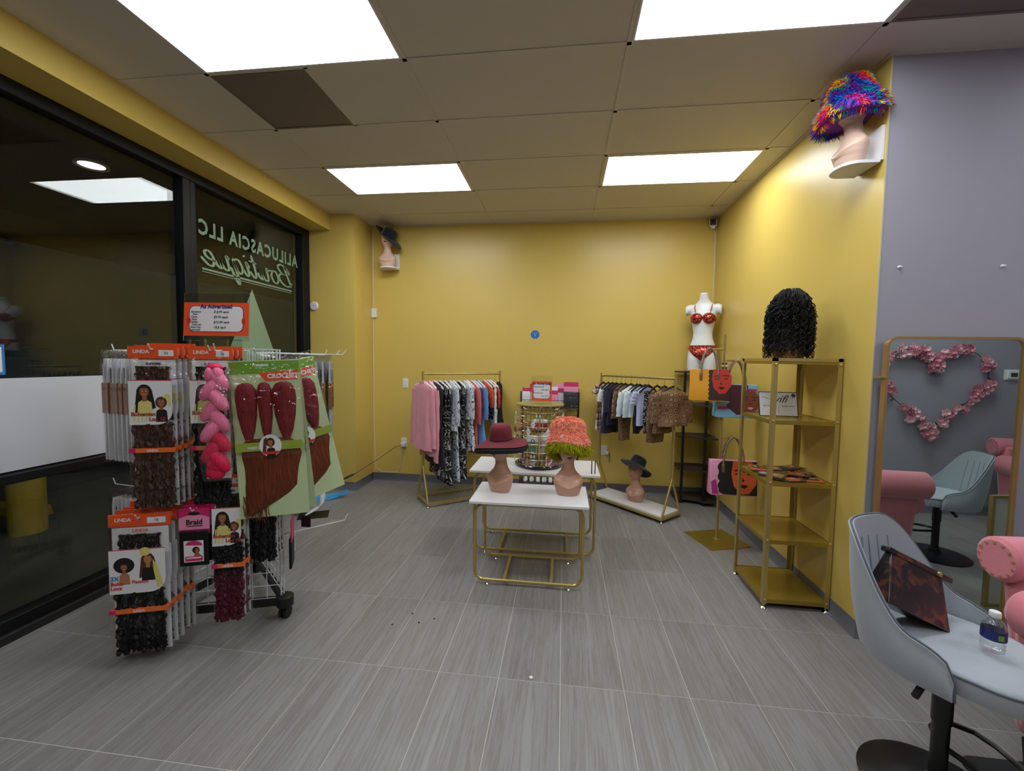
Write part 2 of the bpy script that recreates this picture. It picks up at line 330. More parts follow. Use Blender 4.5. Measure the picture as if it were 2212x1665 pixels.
# script word, drawn as pen strokes
def stroke(mb, pts, w, n=14, closed=False):
    P = []
    for i in range(len(pts)-1):
        p0 = pts[max(i-1, 0)]; p1 = pts[i]; p2 = pts[i+1]; p3 = pts[min(i+2, len(pts)-1)]
        for k in range(6):
            t = k/6; P.append(tuple(.5*((2*p1[a])+(-p0[a]+p2[a])*t+(2*p0[a]-5*p1[a]+4*p2[a]-p3[a])*t*t+(-p0[a]+3*p1[a]-3*p2[a]+p3[a])*t**3) for a in (0, 1)))
    P.append(pts[-1][:2]); L_ = []; R_ = []
    for i, p in enumerate(P):
        q = P[min(i+1, len(P)-1)]; o = P[max(i-1, 0)]; dx, dz = q[0]-o[0], q[1]-o[1]; l = math.hypot(dx, dz) or 1
        ww = w*(.45+.6*abs(dz/l))*(.5 if i in (0, len(P)-1) else 1); nx, nz = -dz/l*ww/2, dx/l*ww/2
        L_.append((p[0]+nx, p[1]+nz)); R_.append((p[0]-nx, p[1]-nz))
    for i in range(len(P)-1): mb.poly([L_[i], L_[i+1], R_[i+1], R_[i]], 0)
def boutique(w=.26):
    mb = MB(); G_ = {
     'B': [[(.1, .0), (.35, .95), (.42, 1.35), (.2, 1.2), (.1, .9)], [(.2, 1.1), (.6, 1.5), (.95, 1.3), (.75, .9), (.4, .8)], [(.4, .8), (.9, .75), (.95, .35), (.6, .0), (.2, .05), (.0, .3)]],
     'o': [[(.45, .6), (.2, .6), (.05, .3), (.15, .05), (.4, .05), (.55, .35), (.45, .6), (.7, .55)]],
     'u': [[(0, .5), (.15, .62), (.1, .3), (.1, .05), (.3, .02), (.5, .3), (.58, .62)], [(.58, .62), (.5, .25), (.52, .02), (.7, .1), (.8, .3)]],
     't': [[(.3, 1.05), (.15, .4), (.15, .05), (.3, .02), (.5, .25)], [(0, .7), (.5, .74)]],
     'i': [[(0, .4), (.2, .62), (.12, .3), (.12, .04), (.25, .02), (.42, .25)], [(.26, .85), (.28, .93)]],
     'q': [[(.52, .55), (.25, .62), (.05, .3), (.15, .03), (.35, .08), (.55, .5)], [(.58, .62), (.45, .1), (.35, -.45), (.5, -.4), (.75, .2)]],
     'e': [[(.05, .25), (.4, .35), (.48, .55), (.25, .62), (.06, .35), (.15, .04), (.4, .04), (.7, .3)]]}
    x = 0
    for ch, adv in zip('Boutique', (1.05, .72, .8, .5, .42, .78, .8, .6)):
        for s_ in G_[ch]: stroke(mb, [(x+a+b*.18, b*(.72 if ch == 'B' else 1)) for a, b in s_], .14)
        x += adv
    mb.poly([(.1, -.16), (x+.1, -.16), (x+.1, -.24), (.1, -.24)], 0).poly([(.1, -.3), (x+.1, -.3), (x+.1, -.33), (.1, -.33)], 0)
    return mb, x
bm_, bw = boutique(); s_ = 1.18/bw
mbo = MB(); mbo.v = [(-3.0405, 4.48-x*s_, 2.355+z*s_*.95) for x, y, z in bm_.v]; mbo.f = bm_.f; mbo.m = bm_.m; mbo.c = bm_.c; mbo.build('lettering', ltx, win, smooth=False)
mbt = MB(); mbt.poly3([(-3.0405, 3.85, 2.235), (-3.0405, 3.25, 1.05), (-3.0405, 4.45, 1.05)]); mbt.build('vinyl_triangle', ltx, win, smooth=False)
# outside
OUT = mat('asphalt', (60, 60, 56), .8, bump=.3, bscale=30, vary=.2, vscale=1.2)
MB().box(-14, -3.2, -6, 12, -.3, -.12).build('ground', OUT, smooth=False)['kind'] = 'structure'
MB().box(-6.2, -3.1, -6, 12, -.2, -.1).build('sidewalk', mat('concrete', (92, 86, 78), .8, vary=.15, vscale=2), smooth=False)['kind'] = 'structure'
cano = struct(MB().box(-6.0, -3.1, -6, 12, 3.12, 3.2).box(-6.2, -6.0, -6, 12, 2.85, 3.3).build('canopy_ceiling', mat('canopy_panel', (96, 92, 84), .7), smooth=False))
dl = thing('downlight', 'round recessed light under the canopy outside the window', 'light', (-3.83, 3.09, 3.1))
MB().lathe([(.11, 0), (.11, .015), (.085, .018), (.085, .004)], n=28, caps=False).build('ring', WHITEP, dl); MB().lathe([(0.001, .008), (.083, .008)], n=28, caps=False).build('lamp_lens', mat('lamp_glow', (255, 244, 225), emit=5), dl)
YB = mat('safety_yellow', (196, 160, 20), .6, vary=.1)
tag(MB().lathe([(.13, -.12), (.13, .68), (.11, .74), (.05, .78), (.001, .785)], (-4.99, 3.34, 0)).build('bollard', YB), 'yellow painted steel bollard outside the window', 'bollard')
tag(MB().prism([(-.8, 0), (.8, 0), (.76, .12), (-.76, .12)], -.08, .08).build('wheel_stop', YB, loc=(-6.1, 3.7, -.12), bevel=.02), 'low yellow concrete wheel stop behind the bollard', 'wheel stop')
# poster and sticker on window
po = MB().box(-3.032, -3.028, 1.2, 2.46, .925, 1.44).build('window_poster', mat('white_poster', (198, 200, 206), .6, vary=.03, vscale=1), smooth=False); tag(po, 'large blank white poster taped to the lower window pane', 'poster')
st = MB(); st.box(-3.032, -3.029, 1.84, 1.965, 1.46, 1.625); o = st.build('window_sticker', BLUEC, smooth=False); tag(o, 'small blue and white decal on the glass above the white poster', 'sticker')
MB().box(-3.0285, -3.028, 1.85, 1.952, 1.475, 1.61).build('white_field', PWHT, o, smooth=False)
# ceiling lights and vents
LP = mat('led_diffuser', (246, 250, 255), emit=PANEL_L)
for k, (x0, x1, y0, y1) in enumerate(lights_xy):
    nm = {(0, -1): 'nearest the storefront window, closest to the camera', (2, -1): 'beside the grey wall, closest to the camera', (0, 2): 'farther back, in front of the black floppy hat', (2, 2): 'farther back, above the small clothes rack'}
    key = [q for q in LIGHTS if abs(gx+gw*q[0]+G-x0) < .02 and abs(gy+gl*q[1]+G-y0) < .02][0]
    t = thing('ceiling_light', 'flat white rectangular led ceiling panel ' + nm.get(key, 'in the room behind the camera, panel %s' % 'abcdefgh'[k]), 'ceiling light', (x0, y0, CZ), 0, 'led ceiling panels')
    w, d = x1-x0, y1-y0
    MB().box(0, w, 0, .012, -.002, .012).box(0, w, d-.012, d, -.002, .012).box(0, .012, .012, d-.012, -.002, .012).box(w-.012, w, .012, d-.012, -.002, .012).build('frame', WHITEP, t, smooth=False)
    MB().box(.012, w-.012, .012, d-.012, .001, .004).build('diffuser', LP, t, smooth=False)
def ventmat():
    m = mat('perforated_vent', (120, 108, 100), .6, .3); nt, b, N, L = nodes(m); tc = N('ShaderNodeTexCoord'); v = N('ShaderNodeTexVoronoi'); v.inputs['Scale'].default_value = 110; v.inputs['Randomness'].default_value = 0
    L(tc.outputs['Object'], v.inputs['Vector']); r = ramp(N, [(0, (40, 34, 32)), (.25, (48, 42, 40)), (.33, (132, 120, 112)), (1, (132, 120, 112))]); L(v.outputs['Distance'], r.inputs[0]); L(r.outputs[0], b.inputs['Base Color']); return m
VM = ventmat()
for nm, (x0, x1, y0, y1), lb in (('air_vent', vent1, 'grey perforated square ceiling vent beside the window side light panel'), ('return_grille', vent2, 'dark perforated return air grille over the grey wall corner')):
    t = thing(nm, lb, 'vent', (x0, y0, CZ)); w, d = x1-x0, y1-y0
    MB().box(0, w, 0, .015, -.002, .012).box(0, w, d-.015, d, -.002, .012).box(0, .015, .015, d-.015, -.002, .012).box(w-.015, w, .015, d-.015, -.002, .012).build('frame', VM, t, smooth=False)
    MB().box(.015, w-.015, .015, d-.015, .002, .006).build('face_plate', VM, t, smooth=False)

# ------------------------------------------------------------ mannequin heads
HT = [(0, .078, .058, 0), (.03, .090, .066, 0), (.07, .101, .073, -.002), (.098, .107, .078, -.003), (.118, .104, .072, .002), (.14, .088, .060, .008), (.16, .068, .050, .012), (.18, .053, .046, .013),
      (.205, .044, .044, .012), (.235, .041, .044, .007), (.252, .044, .052, -.001), (.268, .052, .066, -.008), (.285, .060, .078, -.008), (.31, .067, .088, -.004), (.34, .071, .094, .001), (.38, .072, .097, .005), (.42, .064, .086, .008), (.445, .047, .062, .009), (.46, .026, .034, .009), (.465, .003, .004, .009)]
def hfeat(x, z):
    g = lambda cx, cz, sx, sz, a: a*math.exp(-((x-cx)/sx)**2-((z-cz)/sz)**2)
    d = g(0, .318, .0085, .020, .011)+g(0, .309, .0105, .008, .014)+g(0, .283, .02, .007, .005)+g(0, .291, .017, .005, .003)+g(0, .262, .016, .009, .007)
    return d-g(.027, .340, .014, .009, .007)-g(-.027, .340, .014, .009, .007)+g(.028, .355, .02, .006, .003)+g(-.028, .355, .02, .006, .003)+g(.042, .312, .016, .016, .003)+g(-.042, .312, .016, .016, .003)-g(0, .274, .02, .004, .003)
def hfront(x, z):
    rx, ry, cy = lerp(HT, z); return cy-ry*math.sqrt(max(.02, 1-(x/rx)**2))-hfeat(x, z)
def head_mesh(male=False):
    mb = MB(); R = []
    zs = [i*.0047 for i in range(99)]+[.465]
    for z in zs:
        rx, ry, cy = lerp(HT, z); ring = []
        for k in range(56):
            a = 2*PI*k/56; ca, sa = math.sin(a), -math.cos(a)
            x = rx*ca; y = cy+ry*sa
            zz = z
            if sa < 0:
                if z > .24: y -= hfeat(x, z)
                w = max(0, 1-abs(x)/.105)
                if .05 < z < .175: zz = z-(.04*w)*math.sin(PI*(z-.05)/.125)
            ring.append((x, y, zz))
        R.append(ring)
    return mb.loft(R)
def face_patch(cx, cz, fn, off=.0008, n=20, tilt=0):
    pts = []
    mb = MB(); P0 = (cx, hfront(cx, cz)-off, cz); c = mb.add([P0]); rr = []
    for lvl in (.5, 1):
        for k in range(n):
            dx, dz = fn(2*PI*k/n); x = cx+dx*lvl; z = cz+dz*lvl; rr.append((x, hfront(x, z)-off, z))
    b = mb.add(rr)
    for k in range(n):
        j = (k+1) % n; mb.face((c, b+k, b+j)); mb.face((b+k, b+n+k, b+n+j, b+j))
    return mb
_HM = {}
def head(name, label, loc, rz, lips=LIP, eyes=True, skin=TAN):
    t = thing(name, label, 'mannequin', loc, rz, 'mannequin heads')
    head_mesh().build('bust', skin, t, angle=60)
    face_patch(0, .2865, lambda a: (.0185*math.cos(a), .0062*math.sin(a)*(1-.25*math.cos(2*a)))).build('lips', lips, t)
    if eyes:
        for s in (-1, 1):
            e = face_patch(s*.027, .339, lambda a: (.0125*math.cos(a), .0048*math.sin(a))).build('eye', EYEW, t)
            face_patch(s*.027, .339, lambda a: (.0048*math.cos(a), .0046*math.sin(a)), .0014).build('iris', EYEB, e)
            mb = MB(); mb.tube([(s*(.012+.004*i), hfront(s*(.012+.004*i), .344+.006*math.sin(i/8*PI))-.001, .3435+.005*math.sin(i/8*PI)) for i in range(9)], .0012, 5); mb.build('eyeliner', EYEB, t)
            mb = MB(); mb.tube([(s*(.012+.0045*i), hfront(s*(.012+.0045*i), .358)-.001, .356+.006*math.sin(i/8*PI*.8)) for i in range(9)], [.0008+.0012*math.sin(PI*(i+1)/10) for i in range(9)], 5); mb.build('eyebrow', EYEB, t)
    return t
def felt_hat(name, label, loc, rz, m, crown=(.088, .1), ch=.125, brim=.2, wave=None, lining=None, tilt=(0, 0), squash=1):
    t = thing(name, label, 'hat', loc, rz, 'felt hats'); t.rotation_euler = (tilt[0], tilt[1], rz)
    n = 64; wave = wave or (lambda a: -.02)
    cx, cy = crown; R = []
    prof = [(1.0, 0), (1.0, .02), (.985, .05), (.95, .08), (.87, .105), (.72, .119), (.5, .125), (.25, .123), (.01, .12)]
    def brimring(f, dz):
        out = []
        for k in range(n):
            a = 2*PI*k/n; w, r = wave(a), brim
            if isinstance(w, tuple): w, r = w
            rx = cx+(r-cx)*f; ry = cy+(r-cy)*f*squash
            out.append((rx*math.cos(a), ry*math.sin(a), w*f**1.6+dz))
        return out
    R = [brimring(f, -.0035) for f in (0, .25, .5, .75, .97)]+[brimring(1, -.0015)]+[brimring(f, 0) for f in (.97, .75, .5, .25, .08)]
    R += [[(cx*p*math.cos(2*PI*k/n), cy*p*math.sin(2*PI*k/n), z*ch/.125+.004) for k in range(n)] for p, z in prof]
    MB().loft(R).build('crown_and_brim', m, t, angle=70)
    if lining: MB().loft([brimring(0, -.005), brimring(.5, -.005), brimring(.985, -.012), brimring(1.01, -.028), brimring(.95, -.045), brimring(.5, -.035), brimring(0, -.012)]).build('underbrim', lining, t, angle=70)
    MB().loft([[((cx+.001)*math.cos(2*PI*k/n), (cy+.001)*math.sin(2*PI*k/n), z) for k in range(n)] for z in (.004, .012)], True, False).build('hat_band', lining or m, t)
    return t
def fur(parent, samples, length, colf, width=.0025, droop=.4, seed=3, name='fur'):
    rnd = random.Random(seed); mb = MB()
    for p, nrm in samples:
        p = Vector(p); d = Vector(nrm)+Vector((rnd.uniform(-.55, .55), rnd.uniform(-.55, .55), rnd.uniform(-.4, .4))); d.z -= droop; d.normalize()
        l = length*rnd.uniform(.6, 1.2); q = p+d*l*.55; e = p+d*l+Vector((0, 0, -.25*l)); s = d.orthogonal().normalized()*width*rnd.uniform(.6, 1.2)
        s = Matrix.Rotation(rnd.uniform(0, 6.28), 3, d) @ s; mb.col = colf(p, rnd)
        n = mb.add([p-s, p+s, q+s*.7, q-s*.7, e]); mb.face((n, n+1, n+2, n+3)); mb.face((n+3, n+2, n+4))
    return mb.build(name, FUR, parent, smooth=False, kind='stuff')
def fur_hat(label, loc, rz, colo, coli, prof_out, prof_in, scale=1, n=8000, L_=.027, tilt=(0, 0), shell='orange', wob=.012, inout=False):
    t = thing('fur_bucket_hat', label, 'hat', loc, rz, 'fur bucket hats'); t.rotation_euler = (tilt[0], tilt[1], rz)
    def pt(prof, u, a):
        s = u*(len(prof)-1); i = min(int(s), len(prof)-2); f = s-i; r = prof[i][0]+(prof[i+1][0]-prof[i][0])*f; z = prof[i][1]+(prof[i+1][1]-prof[i][1])*f
        r *= 1+wob*8*math.sin(3*a+1)*max(0, .06-z)*4; return Vector((r*math.cos(a), r*1.05*math.sin(a), z+wob*math.sin(2*a+.6)*(1 if z < .06 else 0)))
    for prof, nm, colf, inward in ((prof_out, 'outer_fur', colo, 1), (prof_in, 'inner_fur', coli, -1)):
        base = colf(Vector((0, 0, .1)), random.Random(1)); q = mat('fur_base_'+shell+nm, tuple(int(255*min(1, v)**.4545) for v in base[:3]), .9)
        MB().loft([[pt(prof, i/14, 2*PI*k/40) for k in range(40)] for i in range(15)], True, inward == 1).build(nm.replace('fur', 'shell'), q, t)
        rnd = random.Random(11); sm = []
        for _ in range(n if inward == 1 else n//2):
            u = rnd.random(); a = rnd.uniform(0, 2*PI); p = pt(prof, u, a); e = pt(prof, min(1, u+.02), a); f = pt(prof, u, a+.02); nr = (e-p).cross(f-p)
            if u+.02 > 1: nr = Vector((math.cos(a), math.sin(a), 0))
            if nr.length == 0: continue
            nr.normalize(); o = Vector((p.x, p.y, 0)).normalized()
            if inout and inward < 0:
                cc = Vector((math.cos(a)*.125, math.sin(a)*.131, .025)); nr = (p-cc).normalized() if u < .7 else -o
            elif nr.dot(o+Vector((0, 0, .5)))*inward < 0: nr = -nr
            sm.append((p, nr))
        fur(t, sm, L_, colf, seed=5+inward, name=nm, droop=.5)
    return t
def jit(c, r, a=.25): v = 1+r.uniform(-a, a); return tuple(x*v for x in lin(c)[:3])+(1,)

# nesting tables
def ntable(label, x0, x1, y0, y1, h, loc):
    t = thing('nesting_table', label, 'table', loc, .0, 'gold nesting tables')
    MB().box(x0, x1, y0, y1, h-.018, h).build('tabletop', WHITE, t, bevel=.002)
    r = .011; rad = .07; a, b = x0+.035, x1-.035; zb = .035; zt = h-.018-r
    for y in (y0+.045, y1-.045):
        pts = [(x, y, z) for x, z in rrect(a, b, zb, zt, rad, 8)]; f = MB().tube(pts, r, 10, True).build('frame_loop', GOLD, t)
        for x in (a+.09, b-.09):
            MB().lathe([(.012, 0), (.014, .004), (.009, .012), (.005, .016), (.005, .03)], (x, y, -.0), 16).build('levelling_foot', CHROME, t)
            MB().cyl((x+.11*(1 if x < 0 else -1), y-r-.002, zt), (x+.11*(1 if x < 0 else -1), y, zt), .005, 8).build('screw', GOLD, f)
    for x in (a+.21, b-.21): MB().box(x-.010, x+.010, y0+.045, y1-.045, zb-.008, zb+.008).build('stretcher', GOLD, t)
ntable('shorter white topped gold nesting table nearest the camera, carrying two mannequin heads', -.41, .41, -.24, .24, .605, (-.222, 3.06, 0))
ntable('taller white topped gold nesting table behind, carrying the jewellery spinner', -.52, .52, -.25, .25, .69, (-.22, 3.56, 0))

head('bust_mannequin', 'tan mannequin head under the burgundy wide brimmed hat', (-.455, 3.085, .605), math.radians(-28), eyes=False)
def wv(a): return (-.035-.012*math.cos(2*a)+.02*math.cos(a+.3), .2)
BURG = mat('burgundy_felt', (102, 18, 36), .85, sheen=.05, bump=.05, bscale=400); BFELT = mat('black_felt', (18, 18, 22), .85, sheen=.2, bump=.05, bscale=400); NAVF = mat('navy_black_felt', (18, 24, 36), .85, sheen=.2)
felt_hat('wide_brim_hat', 'burgundy felt wide brimmed hat with black underbrim', (-.452, 3.085, .99), math.radians(-20), BURG, (.082, .094), .115, .2, wv, mat('black_lining', (16, 14, 17), .8), (math.radians(3), math.radians(-1)))
head('bust_mannequin', 'tan mannequin head with dark red lips under the orange fur hat', (.048, 3.085, .605), math.radians(4), LIPD, eyes=False)
ORF = lambda p, r: jit((252, 172, 146) if r.random() < .8 else (236, 136, 108), r, .12); LIF = lambda p, r: jit((168, 164, 18), r, .25)
fur_hat('orange fluffy bucket hat with lime green fur lining', (.045, 3.085, .915), math.radians(5), ORF, LIF, [(.146, .04), (.145, .07), (.13, .10), (.116, .125), (.114, .16), (.115, .19), (.106, .218), (.07, .238), (.005, .243)], [(.148, .045), (.156, .022), (.148, -.008), (.122, -.012), (.104, .01), (.1, .05), (.095, .1)], tilt=(math.radians(-22), 0), inout=True)
tagm = MB().box(-.01, .01, -.002, 0, -.006, .006).build('price_tag', WHITE, smooth=False); tag(tagm, 'tiny white price tag on the orange fur hat', 'price tag'); tagm.location = (-.005, 2.936, 1.055); tagm.rotation_euler = (0, -.4, 0)

# wall shelves with heads
def wshelf(label, loc, rz):
    t = thing('wall_shelf', label, 'shelf', loc, rz, 'white bracket shelves')
    MB().box(-.105, .105, -.016, 0, 0, .185).build('back_plate', WHITE, t, bevel=.001)
    pts = [(-.105, 0)]+[(-.105*math.cos(PI*i/14), -.095-.085*math.sin(PI*i/14)) for i in range(15)]+[(.105, 0)]
    mb = MB(); mb.loft([[(x, y-.0165, z) for x, y in pts] for z in (-.012, .004)]); mb.build('shelf_board', WHITE, t, angle=30)
    return t
wshelf('white bracket shelf near the window column, high on the back wall', (-2.18, 5.199, 2.70), 0)
head('bust_mannequin', 'pale mannequin head with black floppy hat on the back wall shelf', (-2.185, 5.075, 2.7045), math.radians(6), skin=mat('pale_mannequin_skin', (222, 190, 170), .33))
felt_hat('floppy_hat', 'black floppy hat tilted sideways high on the back wall', (-2.165, 5.07, 3.065), 0, NAVF, (.085, .096), .105, .2, lambda a: ((-.04*math.cos(a) if math.cos(a) < 0 else -.06*math.cos(a))+.01, .2), None, (math.radians(10), math.radians(32)), .55)
wshelf('white bracket shelf on the yellow wall beside the grey wall edge', (1.709, 2.715, 2.70), PI/2*3)
head('bust_mannequin', 'tan mannequin head in side view under the rainbow fur hat', (1.60, 2.715, 2.7045), math.radians(-90), eyes=False, skin=MATS['pale_mannequin_skin'])
RB = [(20, 120, 200), (230, 50, 140), (250, 90, 30), (250, 210, 60), (0, 150, 170), (130, 50, 170), (30, 90, 210)]
def rain(p, r):
    v = noise.noise(Vector((p.x*12, p.y*12, p.z*7)))*5+math.atan2(p.y, p.x)*3.2+p.z*6; return jit(RB[int((v+30)*1.1) % 7], r, .2)
fur_hat('rainbow coloured fluffy fur bucket hat with wavy brim', (1.59, 2.71, 2.965), 0, rain, rain, [(.165, .0), (.158, .05), (.128, .09), (.108, .12), (.104, .155), (.092, .19), (.06, .212), (.005, .216)], [(.165, .0), (.15, -.01), (.125, .03), (.105, .07), (.098, .1)], n=9000, L_=.03, tilt=(0, math.radians(-8)), shell='rainbow', wob=.014)

# ------------------------------------------------------------ clothes racks
def rack(label, A, B, zr, sp, shelf=False):
    A = Vector(A); B = Vector(B); d = (B-A); Ln = d.length; a = math.atan2(d.y, d.x)
    t = thing('clothes_rack', label, 'clothes rack', (A.x, A.y, 0), a, 'gold clothes racks')
    MB().cyl((0, 0, zr), (Ln, 0, zr), .0125, 12).build('rail', GOLD, t)
    zj = .42
    for x in (0, Ln):
        MB().cyl((x, 0, zj-.03), (x, 0, zr+.03), .013, 12).build('post', GOLD, t)
        for s in (-1, 1):
            MB().cyl((x, 0, zj), (x, s*sp, .04), .011, 10).build('leg', GOLD, t)
            MB().lathe([(.013, 0), (.014, .008), (.006, .014), (.006, .03)], (x, s*sp, 0), 14).build('foot', CHROME, t)
        MB().box(x-.011, x+.011, -sp, sp, .03, .052).build('end_bar', GOLD, t)
    for s in (-1, 1): MB().box(0, Ln, s*sp-.011, s*sp+.011, .03, .052).build('base_bar', GOLD, t)
    if shelf: MB().box(.01, Ln-.01, -sp+.005, sp-.005, .053, .07).build('base_shelf', WHITE, t, bevel=.001)
    return a, Ln
R1A, R1B = (-1.505, 4.42), (-.755, 4.99); a1, L1 = rack('gold clothes rack of full size garments beside the window column', R1A, R1B, 1.42, .17)
R2A, R2B = (.437, 5.02), (1.097, 4.335); a2, L2 = rack('gold clothes rack of small garments with white shelf base', R2A, R2B, 1.42, .165, True)

def hanger(A, a, Ln, t, zr, what, kind='white', w=.20, tilt=0, rackname='tall'):
    x = A[0]+math.cos(a)*Ln*t; y = A[1]+math.sin(a)*Ln*t
    m = WHITEP if kind == 'white' else (BLACKP if kind == 'black' else WIREW)
    h = thing('hanger', f'{kind} hanger with wire hook holding the {what}', 'hanger', (x, y, zr), a+PI/2+tilt, 'hangers on the clothes racks')
    pts = [(-.0, 0, -.075), (0, 0, -.02)]+[(.016*math.sin(q)-.0, 0, -.003+.016*-math.cos(q)+.0) for q in [PI*.15*i for i in range(1, 9)]]
    pts = [(0, 0, -.085), (0, 0, -.045), (.012, 0, -.022), (.0155, 0, -.002), (.011, 0, .0125), (0, 0, .016), (-.011, 0, .0125), (-.015, 0, .002)]
    MB().tube(pts, .0018, 6).build('hook', GOLD if rackname == 'tall' else CHROME, h)
    arms = [(-w, 0, -.15), (-w*.75, 0, -.128), (-w*.3, 0, -.095), (0, 0, -.08), (w*.3, 0, -.095), (w*.75, 0, -.128), (w, 0, -.15)]
    MB().tube(arms, .009 if kind != 'wire' else .004, 8, flat=1.3).build('arms', m, h)
    return x, y
def garment(label, cat, A, a, Ln, t, prof, m, folds=5, rip=.35, sleeves=None, tilt=0, zr=1.42, seed=0, trim=None, extra=None, hk='white', hw=.2, short='garment', collar=None, legs=None, rk='tall', hanger_on=True):
    if hanger_on: hanger(A, a, Ln, t, zr, short, hk, hw, tilt, rk)
    x = A[0]+math.cos(a)*Ln*t; y = A[1]+math.sin(a)*Ln*t
    g = thing(cat.replace(' ', '_'), label, cat, (x, y, zr), a+PI/2+tilt, 'garments on the racks')
    rnd = random.Random(seed*7+3); ph = [rnd.uniform(0, 6.28) for _ in range(5)]
    z0 = prof[0][0]; z1 = prof[-1][0]
    def ringat(z, pf=prof):
        xl, xr, th = lerp(pf[::-1] if pf[0][0] > pf[-1][0] else pf, z); q = (z0-z)/(z0-z1+1e-6); ring = []
        for k in range(36):
            an = 2*PI*k/36; c, s = math.cos(an), math.sin(an); xx = (xl+xr)/2+(xr-xl)/2*c
            u = xx*folds*6; f = math.sin(u+ph[0]+q*1.5)+.6*math.sin(u*2.1+ph[1]-q*2)+.5*math.sin(q*9+ph[2]+xx*6)
            yy = th*s*(abs(s)**-.3 if abs(s) > .01 else 1)+rip*.012*f*(.3+q)
            ring.append((xx, yy, z+.004*math.sin(xx*40+ph[3])*(q > .97)))
        return ring
    n = 26; MB().loft([ringat(z0+(z1-z0)*i/n) for i in range(n+1)]).build('body', m, g, angle=60)
    for sl in sleeves or []:
        (xs, zs), (xm, zm), (xc, zc), w0, w1, dy = sl
        R = []
        for i in range(13):
            f = i/12; X = (1-f)**2*xs+2*f*(1-f)*xm+f*f*xc; Z = (1-f)**2*zs+2*f*(1-f)*zm+f*f*zc
            tx = 2*(1-f)*(xm-xs)+2*f*(xc-xm); tz = 2*(1-f)*(zm-zs)+2*f*(zc-zm); l = math.hypot(tx, tz); nx, nz = -tz/l, tx/l; w = w0+(w1-w0)*f
            R.append([(X+nx*w*math.cos(2*PI*k/14), dy*f+.016*math.sin(2*PI*k/14)+.004*math.sin(i*1.7+k), Z+nz*w*math.cos(2*PI*k/14)) for k in range(14)])
        s = MB().loft(R).build('sleeve', m, g, angle=60)
        if trim: MB().loft([[(px_*1+0, py_*1.15, pz_) for px_, py_, pz_ in R[j]] for j in (-2, -1)]).build('cuff', trim, s)
    if collar:
        mb = MB(); cw, ch = collar
        for s in (-1, 1): mb.prism([(0, z0-.01), (s*cw*.5, z0+.015), (s*cw, z0-.01), (s*cw*.8, z0-ch), (s*cw*.3, z0-ch*.7)], -.024, -.018); mb.prism([(0, z0+.01), (s*cw*.5, z0+.02), (s*cw*.7, z0-.01), (0, z0-.02)], .01, .016)
        mb.build('collar', m, g, angle=40)
    for (pts, y0, mm, nm) in extra or []: MB().prism(pts, y0, y0+.003).build(nm, mm, g, smooth=False)
    return g
def C(name, c, **k): return mat(name, c, .8, sheen=.15, vary=.06, vscale=10, bump=.4, bscale=11, **k)
PINK = C('pink_shirting', (236, 160, 172)); BLK = C('black_cloth', (22, 22, 22)); CORAL = C('coral_cloth', (206, 96, 92)); BLUE = C('blue_chambray', (96, 142, 206)); NAVY = C('navy_cloth', (28, 32, 56)); BURNT = C('burnt_orange_cloth', (206, 78, 30))
RED = C('red_cloth', (214, 52, 40)); IVORY = C('ivory_cloth', (212, 220, 222)); LAV = C('lavender_cotton', (182, 188, 226)); PWH = C('soft_white_cotton', (208, 220, 224)); DKRED = C('dark_red_cloth', (128, 22, 34)); LACE = mat('black_lace', (18, 17, 17), .9, bump=.6, bscale=120)
dress = lambda w, z1, w1=None, th=.022: [(-.09, -.05, .05, .012), (-.115, -w*.75, w*.75, .018), (-.14, -w, w, th), (-.30, -w*.9, w*.9, th), (-.5, -w*.82, w*.82, th), (z1, -(w1 or w), (w1 or w), th*1.3)]
def slv(w, zc, xc, w0=.06, w1=.045): return [((-w, -.17), (-w-.04, (zc-.17)/2), (-xc, zc), w0, w1, 0), ((w, -.17), (w+.04, (zc-.17)/2), (xc, zc), w0, w1, 0)]
g1 = lambda *a_, **k: garment(a_[0], a_[1], R1A, a1, L1, *a_[2:], **k)
g1('pink long sleeved button shirt at the window end of the tall rack', 'shirt', .0, dress(.17, -.82, .19), PINK, sleeves=slv(.17, -.78, .22, .06, .05), collar=(.08, .07), tilt=.2, seed=1, short='outer pink shirt')
g1('pink long sleeved shirt with hanging cuff, second on the tall rack', 'shirt', .07, dress(.2, -.88, .2), PINK, sleeves=slv(.2, -.93, .2, .07, .05), collar=(.08, .08), tilt=.05, seed=2, short='second pink shirt')
g1('plain black sleeveless long dress on the tall rack', 'dress', .14, dress(.2, -.98, .24, .03), BLK, seed=3, tilt=.1, short='plain black dress')
g1('black strappy long dress with white floral lines, beside the plain black dress', 'dress', .20, dress(.18, -1.12, .22, .025), FLB, seed=4, tilt=.12, short='first floral long dress')
g1('black long dress with white scrolling flowers, reaching lowest on the tall rack', 'dress', .26, dress(.18, -1.2, .22, .025), FLB, seed=5, short='lowest floral long dress')
g1('white short sleeved shirt dress with dark line drawing', 'dress', .33, dress(.18, -.62, .19, .025), FLW, sleeves=slv(.18, -.55, .22, .06, .06), seed=6, short='white line drawn shirt dress')
g1('white and black line print long trousers hanging behind the shirt dress', 'trousers', .37, dress(.15, -1.18, .2, .02), FLW, seed=7, short='white line print trousers')
g1('black long dress with pale floral scrolls in the middle of the tall rack', 'dress', .44, dress(.18, -1.16, .22, .03), FLB, seed=8, short='middle floral long dress')
g1('white patterned shirt with hanging sleeve in the middle of the tall rack', 'shirt', .51, dress(.19, -.5, .2, .025), FLW, sleeves=slv(.19, -.48, .22, .06, .06), seed=9, short='white patterned shirt')
g1('long white kimono robe with black line flowers', 'robe', .55, dress(.18, -.86, .2, .03), FLW, seed=10, short='long white kimono')
